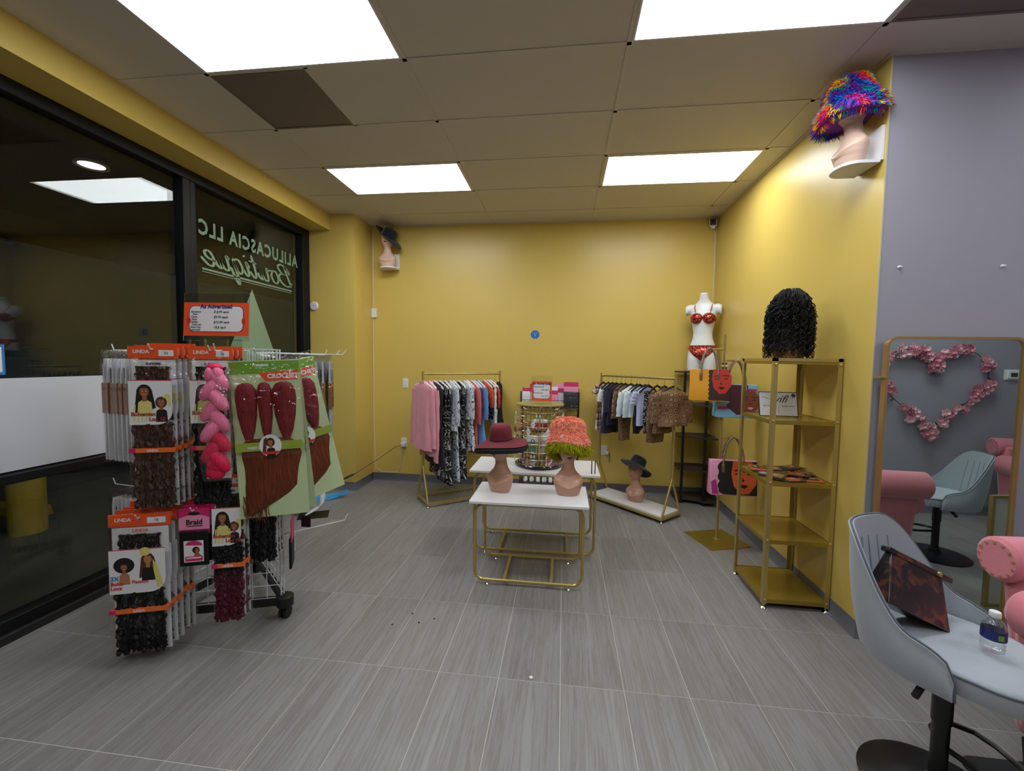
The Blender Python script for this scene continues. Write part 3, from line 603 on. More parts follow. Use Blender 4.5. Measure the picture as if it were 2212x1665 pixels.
g1('coral red tie waist long shirt', 'shirt', .61, dress(.18, -.9, .14, .022), CORAL, sleeves=slv(.18, -.55, .2, .05, .04), seed=11, short='coral shirt')
g1('dark blue denim top tucked behind the coral shirt', 'top', .645, dress(.17, -.35, .18, .02), NAVY, seed=12, short='dark denim top')
g1('light blue short sleeved shirt dress', 'dress', .69, dress(.19, -.84, .22, .03), BLUE, sleeves=slv(.19, -.5, .22, .06, .055), collar=(.06, .06), seed=13, short='light blue shirt dress')
g1('burnt orange ruffled sleeve top', 'top', .78, dress(.18, -.36, .15, .025), BURNT, sleeves=slv(.17, -.36, .18, .05, .06), seed=14, short='burnt orange top', folds=8, rip=.8)
g1('black and white printed blouse between two orange tops', 'blouse', .825, dress(.18, -.52, .15, .022), FLB, seed=15, short='black and white blouse')
g1('bright red ruffled top behind the burnt orange one', 'top', .865, dress(.17, -.37, .15, .022), RED, sleeves=slv(.17, -.36, .18, .05, .06), seed=16, short='bright red top', folds=8, rip=.8)
g1('ivory white draped blouse with puffed sleeve', 'blouse', .93, [(-.10, -.05, .05, .015), (-.14, -.15, .15, .03), (-.22, -.19, .19, .05), (-.32, -.2, .2, .06), (-.4, -.16, .16, .05), (-.46, -.17, .17, .04), (-.62, -.18, .18, .03)], IVORY, sleeves=slv(.19, -.42, .24, .07, .09), seed=17, hk='wire', short='ivory draped blouse', tilt=-.45, rip=.8)
g1('black lace ruffled top at the far end of the tall rack', 'top', .985, dress(.19, -.62, .2, .03), LACE, sleeves=slv(.19, -.4, .25, .07, .08), seed=18, hk='wire', short='black lace top', tilt=-.6, rip=.9, folds=9)
g2 = lambda *a_, **k: garment(a_[0], a_[1], R2A, a2, L2, *a_[2:], rk='small', hw=k.pop('hw', .14), **k)
kid = lambda w, z1, w1=None, th=.02: [(-.10, -.04, .04, .012), (-.12, -w*.7, w*.7, .015), (-.15, -w, w, th), (-.26, -w*.9, w*.9, th), (z1, -(w1 or w), (w1 or w), th*1.3)]
g2('beige plaid sleeveless child dress with ruffled collar', 'dress', .03, kid(.12, -.62, .15), PLAID, seed=21, short='plaid child dress', tilt=.2, hk='black', sleeves=[((-.11, -.14), (-.17, -.13), (-.19, -.2), .04, .055, 0), ((.11, -.14), (.17, -.13), (.19, -.2), .04, .055, 0)], folds=9)
g2('white short sleeved child tunic with dark striped cuffs', 'tunic', .11, kid(.13, -.64, .1), PWH, seed=22, short='white child tunic', tilt=.15, sleeves=slv(.13, -.30, .18, .05, .05), trim=DKRED, hk='black')
g2('navy pleated child dress with red neckline', 'dress', .17, kid(.13, -.64, .18, .03), NAVY, seed=23, short='navy pleated dress', folds=10, hk='black', extra=[([(-.09, -.13), (-.02, -.12), (-.03, -.28), (-.08, -.26)], -.03, DKRED, 'red_panel')])
g2('navy cardigan hanging behind the pleated dress', 'cardigan', .23, kid(.13, -.55, .15, .02), NAVY, seed=24, short='navy cardigan', sleeves=slv(.13, -.4, .16, .045, .04), hk='black')
g2('brown medallion print sleeveless romper', 'romper', .30, kid(.12, -.46, .14, .03), MONO, seed=25, short='medallion print romper', rip=.8, hk='black')
g2('brown medallion print jacket with long trousers', 'jacket', .36, kid(.14, -.70, .08, .03), MONO, seed=26, short='medallion print jacket', sleeves=slv(.14, -.42, .17, .05, .045), hk='black')
CHK = pat_squiggle('black_white_check_strip', (200, 205, 205), (24, 24, 28), 90, .2)
g2('white sweatshirt with black checked sleeve stripe', 'sweatshirt', .44, kid(.15, -.40, .15, .03), PWH, seed=27, short='white sweatshirt with checked stripe', sleeves=slv(.15, -.42, .19, .05, .04), hk='black', extra=[([(-.10, -.2), (-.07, -.2), (-.075, -.4), (-.10, -.4)], -.045, CHK, 'checked_stripe')])
g2('plain white sweatshirt over grey trousers, mid rack', 'sweatshirt', .52, kid(.15, -.42, .15, .03), PWH, seed=28, short='plain white sweatshirt', sleeves=slv(.15, -.42, .18, .05, .04), hk='black')
g2('small black shorts peeking below the white sweatshirt', 'shorts', .56, [(-.3, -.08, .08, .02), (-.5, -.1, .1, .03), (-.60, -.09, .02, .02)], BLK, seed=29, short='small black shorts', hk='black')
g2('lavender white cotton tee with short sleeves', 'tee', .63, kid(.15, -.50, .13, .03), LAV, seed=30, short='lavender tee', sleeves=slv(.15, -.27, .2, .055, .055), hk='black')
g2('white and black striped leggings under the lavender tee', 'leggings', .67, [(-.14, -.06, .06, .015), (-.35, -.07, .07, .02), (-.58, -.06, .06, .02)], CHK, seed=31, short='striped leggings', hk='black')
g2('brown medallion print cargo trousers on a black clip hanger', 'trousers', .78, [(-.14, -.12, .12, .025), (-.3, -.14, .14, .035), (-.5, -.15, .15, .04), (-.66, -.12, .14, .04)], MONO, seed=32, short='cargo trousers', hk='black', rip=.9)
g2('brown medallion print overshirt with flap pockets', 'overshirt', .87, kid(.16, -.55, .15, .04), MONO, seed=33, short='overshirt', sleeves=slv(.15, -.4, .19, .05, .05), rip=.9, hk='black', collar=(.06, .06))
g2('brown medallion print wide jacket past the end post', 'jacket', .97, kid(.16, -.47, .17, .04), MONO, seed=34, short='wide jacket', tilt=-.35, sleeves=slv(.15, -.44, .2, .07, .05), hk='black', rip=.9)
# head with face on rack 2 base
cx, cy = .437+.66*.47, 5.02-.685*.47
head('bust_mannequin', 'tan mannequin head with painted eyes on the white rack shelf', (.80, 4.68, .0705), math.radians(-42), mat('lip_pink', (196, 110, 110), .3), True)
felt_hat('wide_brim_hat', 'black felt wide brimmed hat worn back on the rack shelf mannequin', (.815, 4.70, .465), math.radians(-42), BFELT, (.08, .092), .09, .18, lambda a: (-.05+.03*math.cos(2*a), .18), None, (math.radians(-30), math.radians(12)))

# ------------------------------------------------------------ wire display tower with hair packs
A_, B_, C_ = Vector((-1.65, 2.31, 0)), Vector((-2.35, 2.06, 0)), Vector((-2.215, 2.79, 0)); ZT = 1.62
gd = thing('wire_display_tower', 'white wire grid display tower on black caster base hung with hair packs', 'display rack', (-2.07, 2.39, 0)); gd0 = Vector((-2.07, 2.39, 0))
def grid_panel(P, Q, zb=.13):
    mb = MB(); P = P-gd0; Q = Q-gd0; d = (Q-P); L = d.length; d.normalize(); P = P+d*.02; Q = Q-d*.02; L -= .04
    nv = int(round(L/.076))
    for i in range(nv+1):
        p = P+d*L*i/nv; mb.tube([(p.x, p.y, zb), (p.x, p.y, ZT)], .0028 if 0 < i < nv else .0042, 5)
    nrm = Vector((-d.y, d.x, 0))*.004
    k = int((ZT-zb)/.076)
    for i in range(k+1):
        z = zb+(ZT-zb)*i/k; mb.tube([P+nrm+Vector((0, 0, z)), Q+nrm+Vector((0, 0, z))], .0026, 5)
    return mb.build('grid_panel', WIREW, gd)
for P, Q in ((A_, B_), (B_, C_), (C_, A_)):
    grid_panel(P, Q); d = (Q-P).normalized(); p, q = P-gd0-d*.02, Q-gd0+d*.02; n = Vector((-d.y, d.x, 0))*.018
    mb = MB(); mb.loft([[e+n+Vector((0, 0, .085)), e-n+Vector((0, 0, .085)), e-n+Vector((0, 0, .13)), e+n+Vector((0, 0, .13))] for e in (p, q)]); mb.build('base_bar', BLACKP, gd)
for P in (A_, B_, C_):
    c = P-gd0; f = MB().lathe([(.045, .075), (.048, .08), (.048, .135), (.04, .14)], (c.x, c.y, 0), 20).build('corner_cap', BLACKP, gd)
    w = MB(); M = Matrix.Translation((c.x, c.y, .035))
    for s in (-.014, .014): w.loft([[(c.x+s+x, c.y+.034*math.cos(2*PI*k/18), .0355+.034*math.sin(2*PI*k/18)) for k in range(18)] for x in (-.009, .009)])
    w.box(c.x-.006, c.x+.006, c.y-.02, c.y+.02, .03, .08); w.build('caster', BLACKP, gd)
dAB = (B_-A_).normalized(); nAB = Vector((.336, -.942, 0)); nBC = Vector((-.983, .182, 0)); dBC = (C_-B_).normalized(); nAC = Vector((.648, .762, 0)); dAC = (C_-A_).normalized()
def peg(P, n, L, z, rise=.02):
    p = Vector(P)-gd0; p.z = z; MB().tube([p, p+n*L*.95+Vector((0, 0, -.004)), p+n*L+Vector((0, 0, rise))], .0032, 6).build('peg_hook', WIREW, gd)
def front(s, d): return A_+dAB*s+nAB*d
def portrait(mb, x, z, s, hair, skin, top, long_=True):
    mb.mi = hair; mb.disc(x, z, .30*s, .34*s, -.0001)
    if long_: mb.poly([(x-.30*s, z+.1*s), (x-.42*s, z-1.0*s), (x-.05*s, z-.9*s), (x+.15*s, z-.9*s), (x+.45*s, z-.75*s), (x+.3*s, z+.1*s)], -.0002)
    mb.mi = top; mb.poly([(x-.3*s, z-1.15*s), (x-.25*s, z-.5*s), (x-.08*s, z-.38*s), (x+.1*s, z-.38*s), (x+.28*s, z-.5*s), (x+.33*s, z-1.15*s)], -.0004)
    mb.mi = skin; mb.poly([(x-.09*s, z-.45*s), (x-.08*s, z-.1*s), (x+.09*s, z-.1*s), (x+.1*s, z-.45*s)], -.0006); mb.disc(x, z, .185*s, .245*s, -.0008)
    mb.mi = 4; mb.disc(x-.07*s, z+.03*s, .03*s, .012*s, -.001, 8); mb.disc(x+.07*s, z+.03*s, .03*s, .012*s, -.001, 8); mb.disc(x+.005*s, z-.12*s, .06*s, .018*s, -.001, 10, PI, 2*PI)
    mb.mi = hair; mb.disc(x, z+.16*s, .2*s, .13*s, -.001, 14, 0, PI)
PRM = [PBLK, SKIN, YELC, PRED, PWHT, mat('brown_print', (82, 48, 30), .5), SKIN2, BLUEC]
def strands(w, z0, z1, n, r, wav=.006, seed=1, y=-.008, x0=0, seg=18, clump=0, ragged=.03):
    rnd = random.Random(seed); mb = MB()
    for i in range(n):
        x = x0-w/2+w*(i+.5)/n; ph = rnd.uniform(0, 6.28); zz = z1-rnd.uniform(0, ragged) if ragged else z1; yy = y-rnd.uniform(0, r)
        pts = [(x+wav*math.sin(ph+j*rnd.uniform(.7, 1.0))+rnd.uniform(-1, 1)*wav*.4, yy+rnd.uniform(-1, 1)*wav*.3, z0+(zz-z0)*j/seg) for j in range(seg+1)]
        mb.tube(pts, [r*(.75+.35*math.sin(j*1.9+ph)) for j in range(seg+1)], 5)
    return mb
def base_pack(t, w, h, header=None, z_card=-.045, film_=True, th=.024):
    MB().box(-w/2+.012, w/2-.012, -.002, 0, -h+.01, z_card).build('backing_card', PWHT, t, smooth=False)
    if film_: 
        mb = MB(); mb.loft([[(-w/2, -.002, z), (-w/2*.98, -th*f, z), (w/2*.98, -th*f, z), (w/2, -.002, z), (w/2*.98, .004, z), (-w/2*.98, .004, z)] for z, f in ((-h, .3), (-h*.8, 1), (-h*.4, 1), (-.09, .9), (-.03, .25), (.004, .15))]); mb.build('film_bag', FILM, t, angle=50)
def loc_pack(name, label, w, h, loc, rz, hm, hm2=None, num='30', title='', women=0, simple=False, group='crochet hair packs', band_z=.62):
    t = thing(name, label, 'hair pack', loc, rz, group)
    hd = MB().box(-w/2, w/2, -.006, .004, -.04, .022).build('header_card', ORANGE, t, smooth=False)
    text('LINDA', .024, PWHT, hd, (-w*.40, -.0064, -.012), bold=.0006)
    MB().box(w*.12, w*.42, -.007, -.006, -.026, .004).build('size_label', PWHT, hd, smooth=False); text(num, .018, PBLK, hd, (w*.27, -.0073, -.017), 'CENTER')
    base_pack(t, w, h)
    if title: text(title, .016 if len(title) > 5 else .024, PBLK if title == 'SUPREME' else ORANGE, t, (0, -.0035, -.07), 'CENTER', bold=.0004)
    strands(w*.66, -.078, -.148, 12, .0105, .003, 3, seg=6, ragged=.0).build('top_bundle', hm, t)
    zb = -h*band_z; z0 = -.145; z1 = -h*(.46 if women == 0 else .53); pc = MB(); pc.mi = 4; a, b = -w/2+.012, w/2-.016; r = .07
    pc.poly([(a, z0), (a, z1)]+[(b-r+r*math.sin(q*PI/16), z1+r-r*math.cos(q*PI/16)) for q in range(9)]+[(b, z0)], 0); pc.mi = 3; pc.poly([(a, z0), (b, z0), (b, z0-.004), (a, z0-.004)], -.0003)
    H_ = z0-z1
    if women == 0:
        portrait(pc, -w*.13, z0-H_*.26, H_*.48, 0, 1, 2); pc.mi = 2
        for k in range(5): pc.poly([(-w*.33+k*.016, z0-H_*.55), (-w*.33+k*.016+.006, z0-H_*.55), (-w*.36+k*.017+.006, z0-H_*.93), (-w*.36+k*.017, z0-H_*.93)], -.0012)
        portrait(pc, w*.2, z0-H_*.50, H_*.38, 5, 1, 0, False); pc.mi = 2; pc.poly([(w*.24, z0-H_*.40), (w*.3, z0-H_*.30), (w*.39, z0-H_*.34), (w*.40, z0-H_*.55), (w*.36, z0-H_*.6), (w*.34, z0-H_*.42)], -.0012)
    else:
        portrait(pc, -w*.22, z0-H_*.40, H_*.34, 0, 1, 6, False); pc.mi = 0; pc.disc(-w*.22, z0-H_*.36, .045, .04, -.00005)
        portrait(pc, w*.16, z0-H_*.25, H_*.42, 5, 6, 0); pc.mi = 2; pc.poly([(w*.24, z0-H_*.25), (w*.33, z0-H_*.45), (w*.40, z0-H_*.85), (w*.30, z0-H_*.9), (w*.25, z0-H_*.5)], -.0012); pc.disc(w*.12, z0-H_*.07, .024, .022, -.0012)
    cardo = pc.build('photo_card', PRM, t, smooth=False, loc=(0, -.0325, 0))
    if women: text('3X', .03, BLUEC, cardo, (-w*.44, -.0015, z1+.07), bold=.0012); text('Boho', .026, PRED, cardo, (-w*.44, -.0015, z1+.045), bold=.001); text('Locs', .026, PRED, cardo, (-w*.44, -.0015, z1+.022), bold=.001); text('Passion', .024, PRED, cardo, (-w*.1, -.0015, z1+.05), bold=.0006)
    else: text('Bohemian', .026, mat('plum_print', (150, 50, 66), .4), cardo, (-w*.4, -.0015, z1+.045), bold=.001); text('Loc 18', .026, MATS['plum_print'], cardo, (-w*.05, -.0015, z1+.02), bold=.001)
    strands(w*.78, z1+.005, (zb-.04 if hm2 else -h+.03), 17, .0125, .007, 5, y=-.012, seg=26).build('hair_strands', hm if not hm2 else hm, t)
    if hm2: strands(w*.8, zb-.03, -h+.02, 15, .012, .005, 8, y=-.013, seg=22).build('lower_hair', hm2, t)
    bd = MB().box(-w/2+.008, w/2-.008, -.035, -.004, zb-.012, zb+.010).build('paper_band', mat('orange_magenta_band', (226, 110, 50), .4), t, smooth=False); text('LINDA', .017, PWHT, bd, (0, -.0356, zb-.007), 'CENTER', bold=.0006)
    MB().box(-w/2+.007, -w/2+.035, -.0355, -.0345, zb-.012, zb+.010).build('band_end', MAG, bd, smooth=False)
    return t
RZ = math.atan2(.336, .942)
def put(s, d, z): p = front(s, d); return (p.x, p.y, z)
def restack(root, s, d0, z, n, lab, step=.03, dz=.006):
    names = ['directly', 'second', 'third', 'fourth', 'fifth']
    for i in range(n):
        clone(root, f'{lab}, {names[i]} behind the front one', put(s-.012*(i+1), d0-step*(i+1), z+dz*(i+1)*(1 if i % 2 == 0 else .6)), RZ+random.uniform(-.03, .03))
p = loc_pack('hair_pack', 'brown crochet loc hair pack with two women, upper hook at window side', .215, .80, put(.508, .26, 1.60), RZ, HBRN, title='SUPREME'); peg(A_+dAB*.508, nAB, .30, 1.612); restack(p, .508, .26, 1.60, 3, 'brown loc hair pack, upper window side stack')
p = loc_pack('hair_pack', 'black crochet loc hair pack half hidden behind the pink braid pack', .20, .80, put(.262, .235, 1.60), RZ, HBLK, title='SUPREME'); peg(A_+dAB*.262, nAB, .27, 1.612); restack(p, .262, .235, 1.60, 2, 'black loc hair pack, stack beside the pink braid')
p = loc_pack('hair_pack', 'widest black loc hair pack with two women, lowest and nearest the floor', .27, .70, put(.585, .27, .755), RZ, HBLK, num='1B', title='LINDA', women=1, band_z=.66); peg(A_+dAB*.585, nAB, .31, .765); restack(p, .585, .27, .755, 4, 'black loc hair pack in the lower window side stack', .035, .012)
p = loc_pack('hair_pack', 'long black and burgundy hair pack below the pink braid', .165, .76, put(.195, .24, .93), RZ, HBLK, HBURG, title='SUPREME', band_z=.60); peg(A_+dAB*.195, nAB, .27, .942); restack(p, .195, .24, .93, 1, 'long black and burgundy hair pack')
# card of braid collection
def braid_pack(label, loc, rz, w=.14, h=.285):
    t = thing('braid_pack', label, 'hair pack', loc, rz, 'magenta braid packs')
    c = MB().box(-w/2, w/2, -.004, 0, -.12, .015).build('top_card', MAG, t, smooth=False)
    MB().prism([(-w/2, -.035)]+[(-w/2+w*i/8, -.035+.018*math.sin(PI*i/8)) for i in range(1, 9)]+[(w/2, -.095), (-w/2, -.095)], -.0046, -.004).build('pink_field', PINKC, c, smooth=False)
    MB().disc(0, -.012, .028, .009, -.005).build('logo_oval', PBLK, c, smooth=False)
    text('Braid', .036, PBLK, c, (0, -.005, -.068), 'CENTER', bold=.0012); text('COLLECTION', .011, PBLK, c, (0, -.005, -.08), 'CENTER', bold=.0006, sx=1.1); text('The newest look in braid', .008, PWHT, c, (0, -.005, -.108), 'CENTER')
    MB().box(-w/2+.004, w/2-.004, -.016, -.001, -h, -.10).build('folded_hair', HBLK, t, bevel=.005)
    lc = MB(); lc.mi = 4; lc.poly([(-.045, -.15), (.045, -.15), (.045, -.262), (-.045, -.262)], 0); lc.mi = 3; lc.disc(0, -.178, .04, .028, -.0001, 16, 0, PI); lc.poly([(-.04, -.232), (.04, -.232), (.04, -.258), (-.04, -.258)], -.0001)
    lc.mi = 0; lc.disc(.01, -.2, .017, .018, -.0002); lc.mi = 1; lc.disc(.014, -.203, .009, .013, -.0003, 12); lc.poly([(0, -.232), (.005, -.215), (.022, -.215), (.034, -.232)], -.00025); lc.mi = 4; lc.poly([(-.033, -.237), (.033, -.237), (.033, -.244), (-.033, -.244)], -.0002)
    lc.build('photo_label', [PBLK, SKIN, YELC, MAG, PWHT], t, smooth=False, loc=(0, -.0165, 0)); return t
p = braid_pack('magenta braid hair pack with dark folded hair, front of the short lower hook', put(.345, .27, .775), RZ); peg(A_+dAB*.345, nAB, .31, .787); restack(p, .345, .27, .775, 5, 'magenta braid hair pack in the short lower stack', .03, .011)
p = clone(p, 'magenta braid pack seen edge on at the tower corner', (-1.615, 2.345, .60), math.radians(-62)); text('Braid', .055, PWHT, p, (-.068, .001, -.12), bold=.001, rot=(PI/2, PI/2, PI), name='side_lettering')
# pink plaited braid
t = thing('pink_braid_pack', 'thick pink plaited braid in a clear bag fading to hot pink', 'hair pack', put(.212, .30, 1.535), RZ, 'crochet hair packs')
mb1, mb2 = MB(), MB()
def blob(mb, cx, cz, rx, rz, y, tilt):
    R = []
    for i in range(1, 10):
        a = PI*i/10; R.append([(cx+(rx*math.sin(a)*math.cos(q)*math.cos(tilt)+rz*math.cos(a)*math.sin(tilt)), y+.028*math.sin(a)*math.sin(q), cz+(rz*math.cos(a)*math.cos(tilt)-rx*math.sin(a)*math.cos(q)*math.sin(tilt))) for q in [2*PI*k/12 for k in range(12)]])
    mb.loft(R)
for i in range(9):
    s = -1 if i % 2 else 1; blob(mb1 if i < 6 else mb2, s*.017, -.07-.052*i, .034, .072, -.03-.004*(i % 3), -s*.62)
blob(mb1, -.018, -.045, .024, .045, -.03, .25); blob(mb1, .018, -.045, .024, .045, -.03, -.25); blob(mb2, 0, -.015, .038, .022, -.024, 0); blob(mb2, .004, -.50, .05, .06, -.03, .1); blob(mb2, -.006, -.55, .045, .035, -.028, .1)
mb1.build('braid', HPINK, t); mb2.build('braid_tail', HHOT, t, kind='stuff'); base_pack(t, .135, .595, film_=True, th=.06, z_card=-.3); 0
peg(A_+dAB*.212, nAB, .33, 1.61, .03)
# green crochet pack
def crochet_pack(label, loc, rz, hm=HRED, hm2=HAUB, w=.335, h=.86, sw=0):
    t = thing('crochet_pack', label, 'hair pack', loc, rz, 'green crochet hair packs'); t.rotation_euler = (0, sw, rz)
    MB().box(-w/2, w/2, -.002, 0, -h, -.03).build('mint_card', MINT, t, smooth=False)
    f = MB().box(-w/2, w/2, -.003, -.002, -.10, -.035).build('green_header', LEAF, t, smooth=False); text('Freedom', .020, PWHT, f, (-.02, -.0034, -.06), 'CENTER', bold=.0006)
    c = MB().prism([(-.03, -.095), (w/2-.01, -.085), (w/2-.01, -.135), (.0, -.14)], -.004, -.003).build('red_banner', ORANGE, t, smooth=False); text('CROCHET', .032, PWHT, c, (.01, -.0045, -.125), bold=.0014)
    for k, (x, ww) in enumerate(((-.098, .088), (-.01, .062), (.083, .098))):
        mb = MB(); mb.loft([[(x+sx_*ww*f*.5, y, z) for sx_, y in ((-1, -.003), (-.8, -.02), (0, -.028), (.8, -.02), (1, -.003))] for z, f in ((-.145, .3), (-.155, .8), (-.185, 1.15), (-.23, 1.2), (-.32, 1.05), (-.40, .7), (-.43, .45), (-.44, .4))], True)
        mb.build('hair_loop', hm, t, angle=70); MB().lathe([(.012, -.01), (.013, 0), (.012, .01)], (x, -.012, -.437), 12, sy=.7).build('elastic', [ORANGE, LEAF, MAG][k], t)
    mb = MB(); mb.loft([[(cx_+s*ww, y, z) for s, y in ((-1, -.003), (-.7, -.02), (0, -.026), (.7, -.02), (1, -.003))] for z, ww, cx_ in ((-.44, .10, -.01), (-.47, .135, 0), (-.53, .145, .005), (-.60, .13, 0), (-.66, .125, -.005), (-.70, .125, -.01), (-.74, .105, -.03), (-.78, .075, -.065), (-.82, .04, -.10), (-.84, .02, -.115))])
    mb.build('lower_hair', hm2, t, angle=70); strands(.12, -.74, -.845, 20, .0025, .004, 4, y=-.008, x0=-.09, seg=6, ragged=.05).build('hair_ends', hm2, t)
    bd = MB().box(-w/2+.01, w/2-.005, -.031, -.029, -.50, -.455).build('green_band', OLIVE, t, smooth=False); text('FREEDOM', .017, PWHT, bd, (-.10, -.0315, -.488), bold=.0006)
    pc = MB(); pc.mi = 4; pc.disc(.01, -.475, .053, .058, 0, 28); portrait(pc, .01, -.458, .07, 0, 1, 0, False); pc.mi = 3; pc.poly([(-.035, -.505), (.055, -.505), (.04, -.52), (-.02, -.52)], -.0012); pc.mi = 5; pc.poly([(-.005, -.43), (-.02, -.44), (-.03, -.51), (-.012, -.51)], -.0009)
    pc.build('round_photo', PRM, t, smooth=False, loc=(0, -.034, 0)); MB().disc(.01, -.475, .053, .058, -.0335, 28).build('photo_rim', PWHT, t, smooth=False)
    mb = MB(); mb.loft([[(-w/2-.004, -.002, z), (-w/2, -.036*f, z), (w/2, -.036*f, z), (w/2+.004, -.002, z), (w/2, .003, z), (-w/2, .003, z)] for z, f in ((-h*.62, .9), (-h*.4, 1), (-.09, .8), (-.03, .25), (.006, .1))]); mb.build('film_bag', FILM, t, angle=50)
    return t
p = crochet_pack('mint green crochet hair pack with three crimson loops, foremost', put(.0, .285, 1.59), RZ, sw=math.radians(-3)); peg(A_+dAB*.03, nAB, .33, 1.60)
q = clone(p, 'mint green crochet pack peeking out directly behind the foremost one', (-1.60, 2.11, 1.585), RZ); q.rotation_euler = (0, math.radians(-5.5), RZ)
q = clone(p, 'mint green crochet pack swinging widest behind the other two', (-1.585, 2.22, 1.58), .9); q.rotation_euler = (0, math.radians(-13), .9)
peg(A_+dAC*.1, nAC, .3, 1.60, .03)
# side stacks
def slim_pack(label, loc, rz, mats_, w=.16, h=.64, group='slim packs'):
    t = thing('slim_hair_pack', label, 'hair pack', loc, rz, group)
    mb = MB(); mb.loft([[(-w/2*f, -.006*g, z), (w/2*f, -.006*g, z), (w/2*f, .006*g, z), (-w/2*f, .006*g, z)] for z, f, g in ((-h, 1, .4), (-h*.5, .98, 1.3), (-.1, .95, 1), (-.05, .9, .5))]); mb.build('card_sleeve', mats_[0], t)
    mb = MB(); mb.prism([(-w/2*1.02, -h*.30), (-w*.2, -h*.27), (.0, -h*.31), (w/2*1.02, -h*.28), (w/2*1.02, -h*.58), (w*.1, -h*.63), (-w*.15, -h*.6), (-w/2*1.02, -h*.57)], -.0125, .0125); mb.build('hair_print', mats_[1], t, smooth=False)
    mb = MB(); mb.prism([(-w/2*.8, -h*.16), (-w/2*.55, -h*.22), (-w/2*.45, -h*.5), (-w/2*.75, -h*.6)], -.0135, .0135); mb.build('dark_print', mats_[2], t, smooth=False)
    mb = MB(); mb.loft([[(-w/2-.004, -.015*g, z), (w/2+.004, -.015*g, z), (w/2+.004, .015*g, z), (-w/2-.004, .015*g, z)] for z, g in ((-h-.01, .2), (-h*.5, 1), (-.08, 1), (0, .15))]); mb.build('film_bag', FILM, t, angle=50); return t
order = ['nearest the tower', 'second out', 'third out', 'fourth out', 'fifth out', 'sixth out', 'seventh out', 'eighth out']
pr_ = None
for z, s0, n, lb, hh in ((1.605, .11, 8, 'white and brown slim hair pack on the upper window side hook', .64), (.80, .09, 6, 'white and brown slim hair pack on the lower window side hook', .62)):
    peg(B_+dBC*s0, nBC, .36, z+.005, .03)
    for i in range(n):
        P = B_+dBC*s0+nBC*(.05+.037*i); rz = math.atan2(dBC.y, dBC.x)+random.uniform(-.08, .08)
        if pr_ is None: pr_ = slim_pack(lb+', '+order[i], (P.x, P.y, z), rz, (PWHT, mat('tan_print', (150, 96, 58), .5), PBLK))
        else: clone(pr_, lb+', '+order[i], (P.x, P.y, z), rz)
pr_ = None
for s0, off in ((.30, 0), (.42, .05)):
    peg(A_+dAC*s0, nAC, .5, 1.605, .03)
    for i in range(6):
        P = A_+dAC*s0+nAC*(.14+off+.045*i); rz = math.atan2(dAC.y, dAC.x)+random.uniform(-.06, .06); lb = f"golden brown slim hair pack on the {'near' if not off else 'far'} wall side hook, {order[i].split(',')[0]}"
        if pr_ is None: pr_ = slim_pack(lb, (P.x, P.y, 1.60), rz, (mat('grey_card', (170, 168, 172), .5), HGOLD, PBLK), .14, .66, 'golden slim packs')
        else: clone(pr_, lb, (P.x, P.y, 1.60), rz, 'golden slim packs')
for i, (dx, z) in enumerate(((.02, .62), (.07, .63), (.12, .62))):
    P = A_+dAB*.08+nAB*(.02+dx); clone(bpy.data.objects['hair_pack.004'], f"black loc hair pack tucked low behind the crochet pack, {order[i].split(',')[0]}", (P.x, P.y, z+.60), RZ+.1)
peg(A_+dAC*.04+Vector((0, 0, 0)), nAC, .40, .50, .035)
tag(MB().box(-.03, .03, -.004, .004, -.035, .035).build('black_tag', BLACKP, loc=(-1.565, 2.40, .565), bevel=.001), 'small black square plastic tag at the tower corner', 'tag')

# acrylic signs
def advert(name, label, loc, rz, W_, H_, lines, foot=.0, lean=0):
    t = thing(name, label, 'sign', loc, rz, 'advertised price signs'); t.rotation_euler = (lean, 0, rz)
    MB().box(-W_/2, W_/2, -.003, .003, 0, H_).build('acrylic_holder', ACR, t, bevel=.001)
    a, b, c, d = -W_/2+.004, W_/2-.004, H_*.10, H_*.80
    k = MB().box(a, b, -.0042, -.0034, c, d).build('price_card', ORANGE, t, smooth=False)
    w, h = b-a, d-c
    mb = MB(); mb.poly(rrect(a+w*.08, b-w*.08, c+h*.12, d-h*.10, h*.16), -.0048); mb.build('purple_border', PURP, k, smooth=False)
    mb = MB(); mb.poly(rrect(a+w*.09, b-w*.09, c+h*.135, d-h*.115, h*.15), -.0053); mb.build('white_field', PWHT, k, smooth=False)
    mb = MB(); [mb.disc(s*w*.42, c+h*.45, w*.028, h*.1, -.0056) for s in (-1, 1)]; mb.build('red_roundel', PRED, k, smooth=False)
    text('As Advertised', h*.17, PURP, k, (0, -.0062, d-h*.17), 'CENTER', bold=h*.006)
    for i, (l, r_) in enumerate(lines):
        z = d-h*(.30+.155*i); text(l, h*.075, PBLK, k, (a+w*.11, -.0060, z), bold=h*.0012, shear=.2); text(r_, h*.10, PBLK, k, (a+w*.46, -.0060, z-h*.01), bold=h*.0014, shear=.2)
    return t
s = advert('price_sign', 'orange bordered price sign in clear acrylic on the wire tower', (-1.965, 2.20, 1.665), math.atan2(.09, 1), .385, .27, [('Xpression\n   Rem', '$ 8.99 each'), ('Cierra\n Deep', '$9.99 each'), ('Nubian\n Twist out', '$10.99 each'), ('Boho Hair\n mermaid', '18.$ each')], lean=math.radians(-4))
for x in (-.11, .11): MB().box(x-.045, x+.045, -.004, .012, -.055, .01).build('acrylic_clip', ACR, s, bevel=.001)

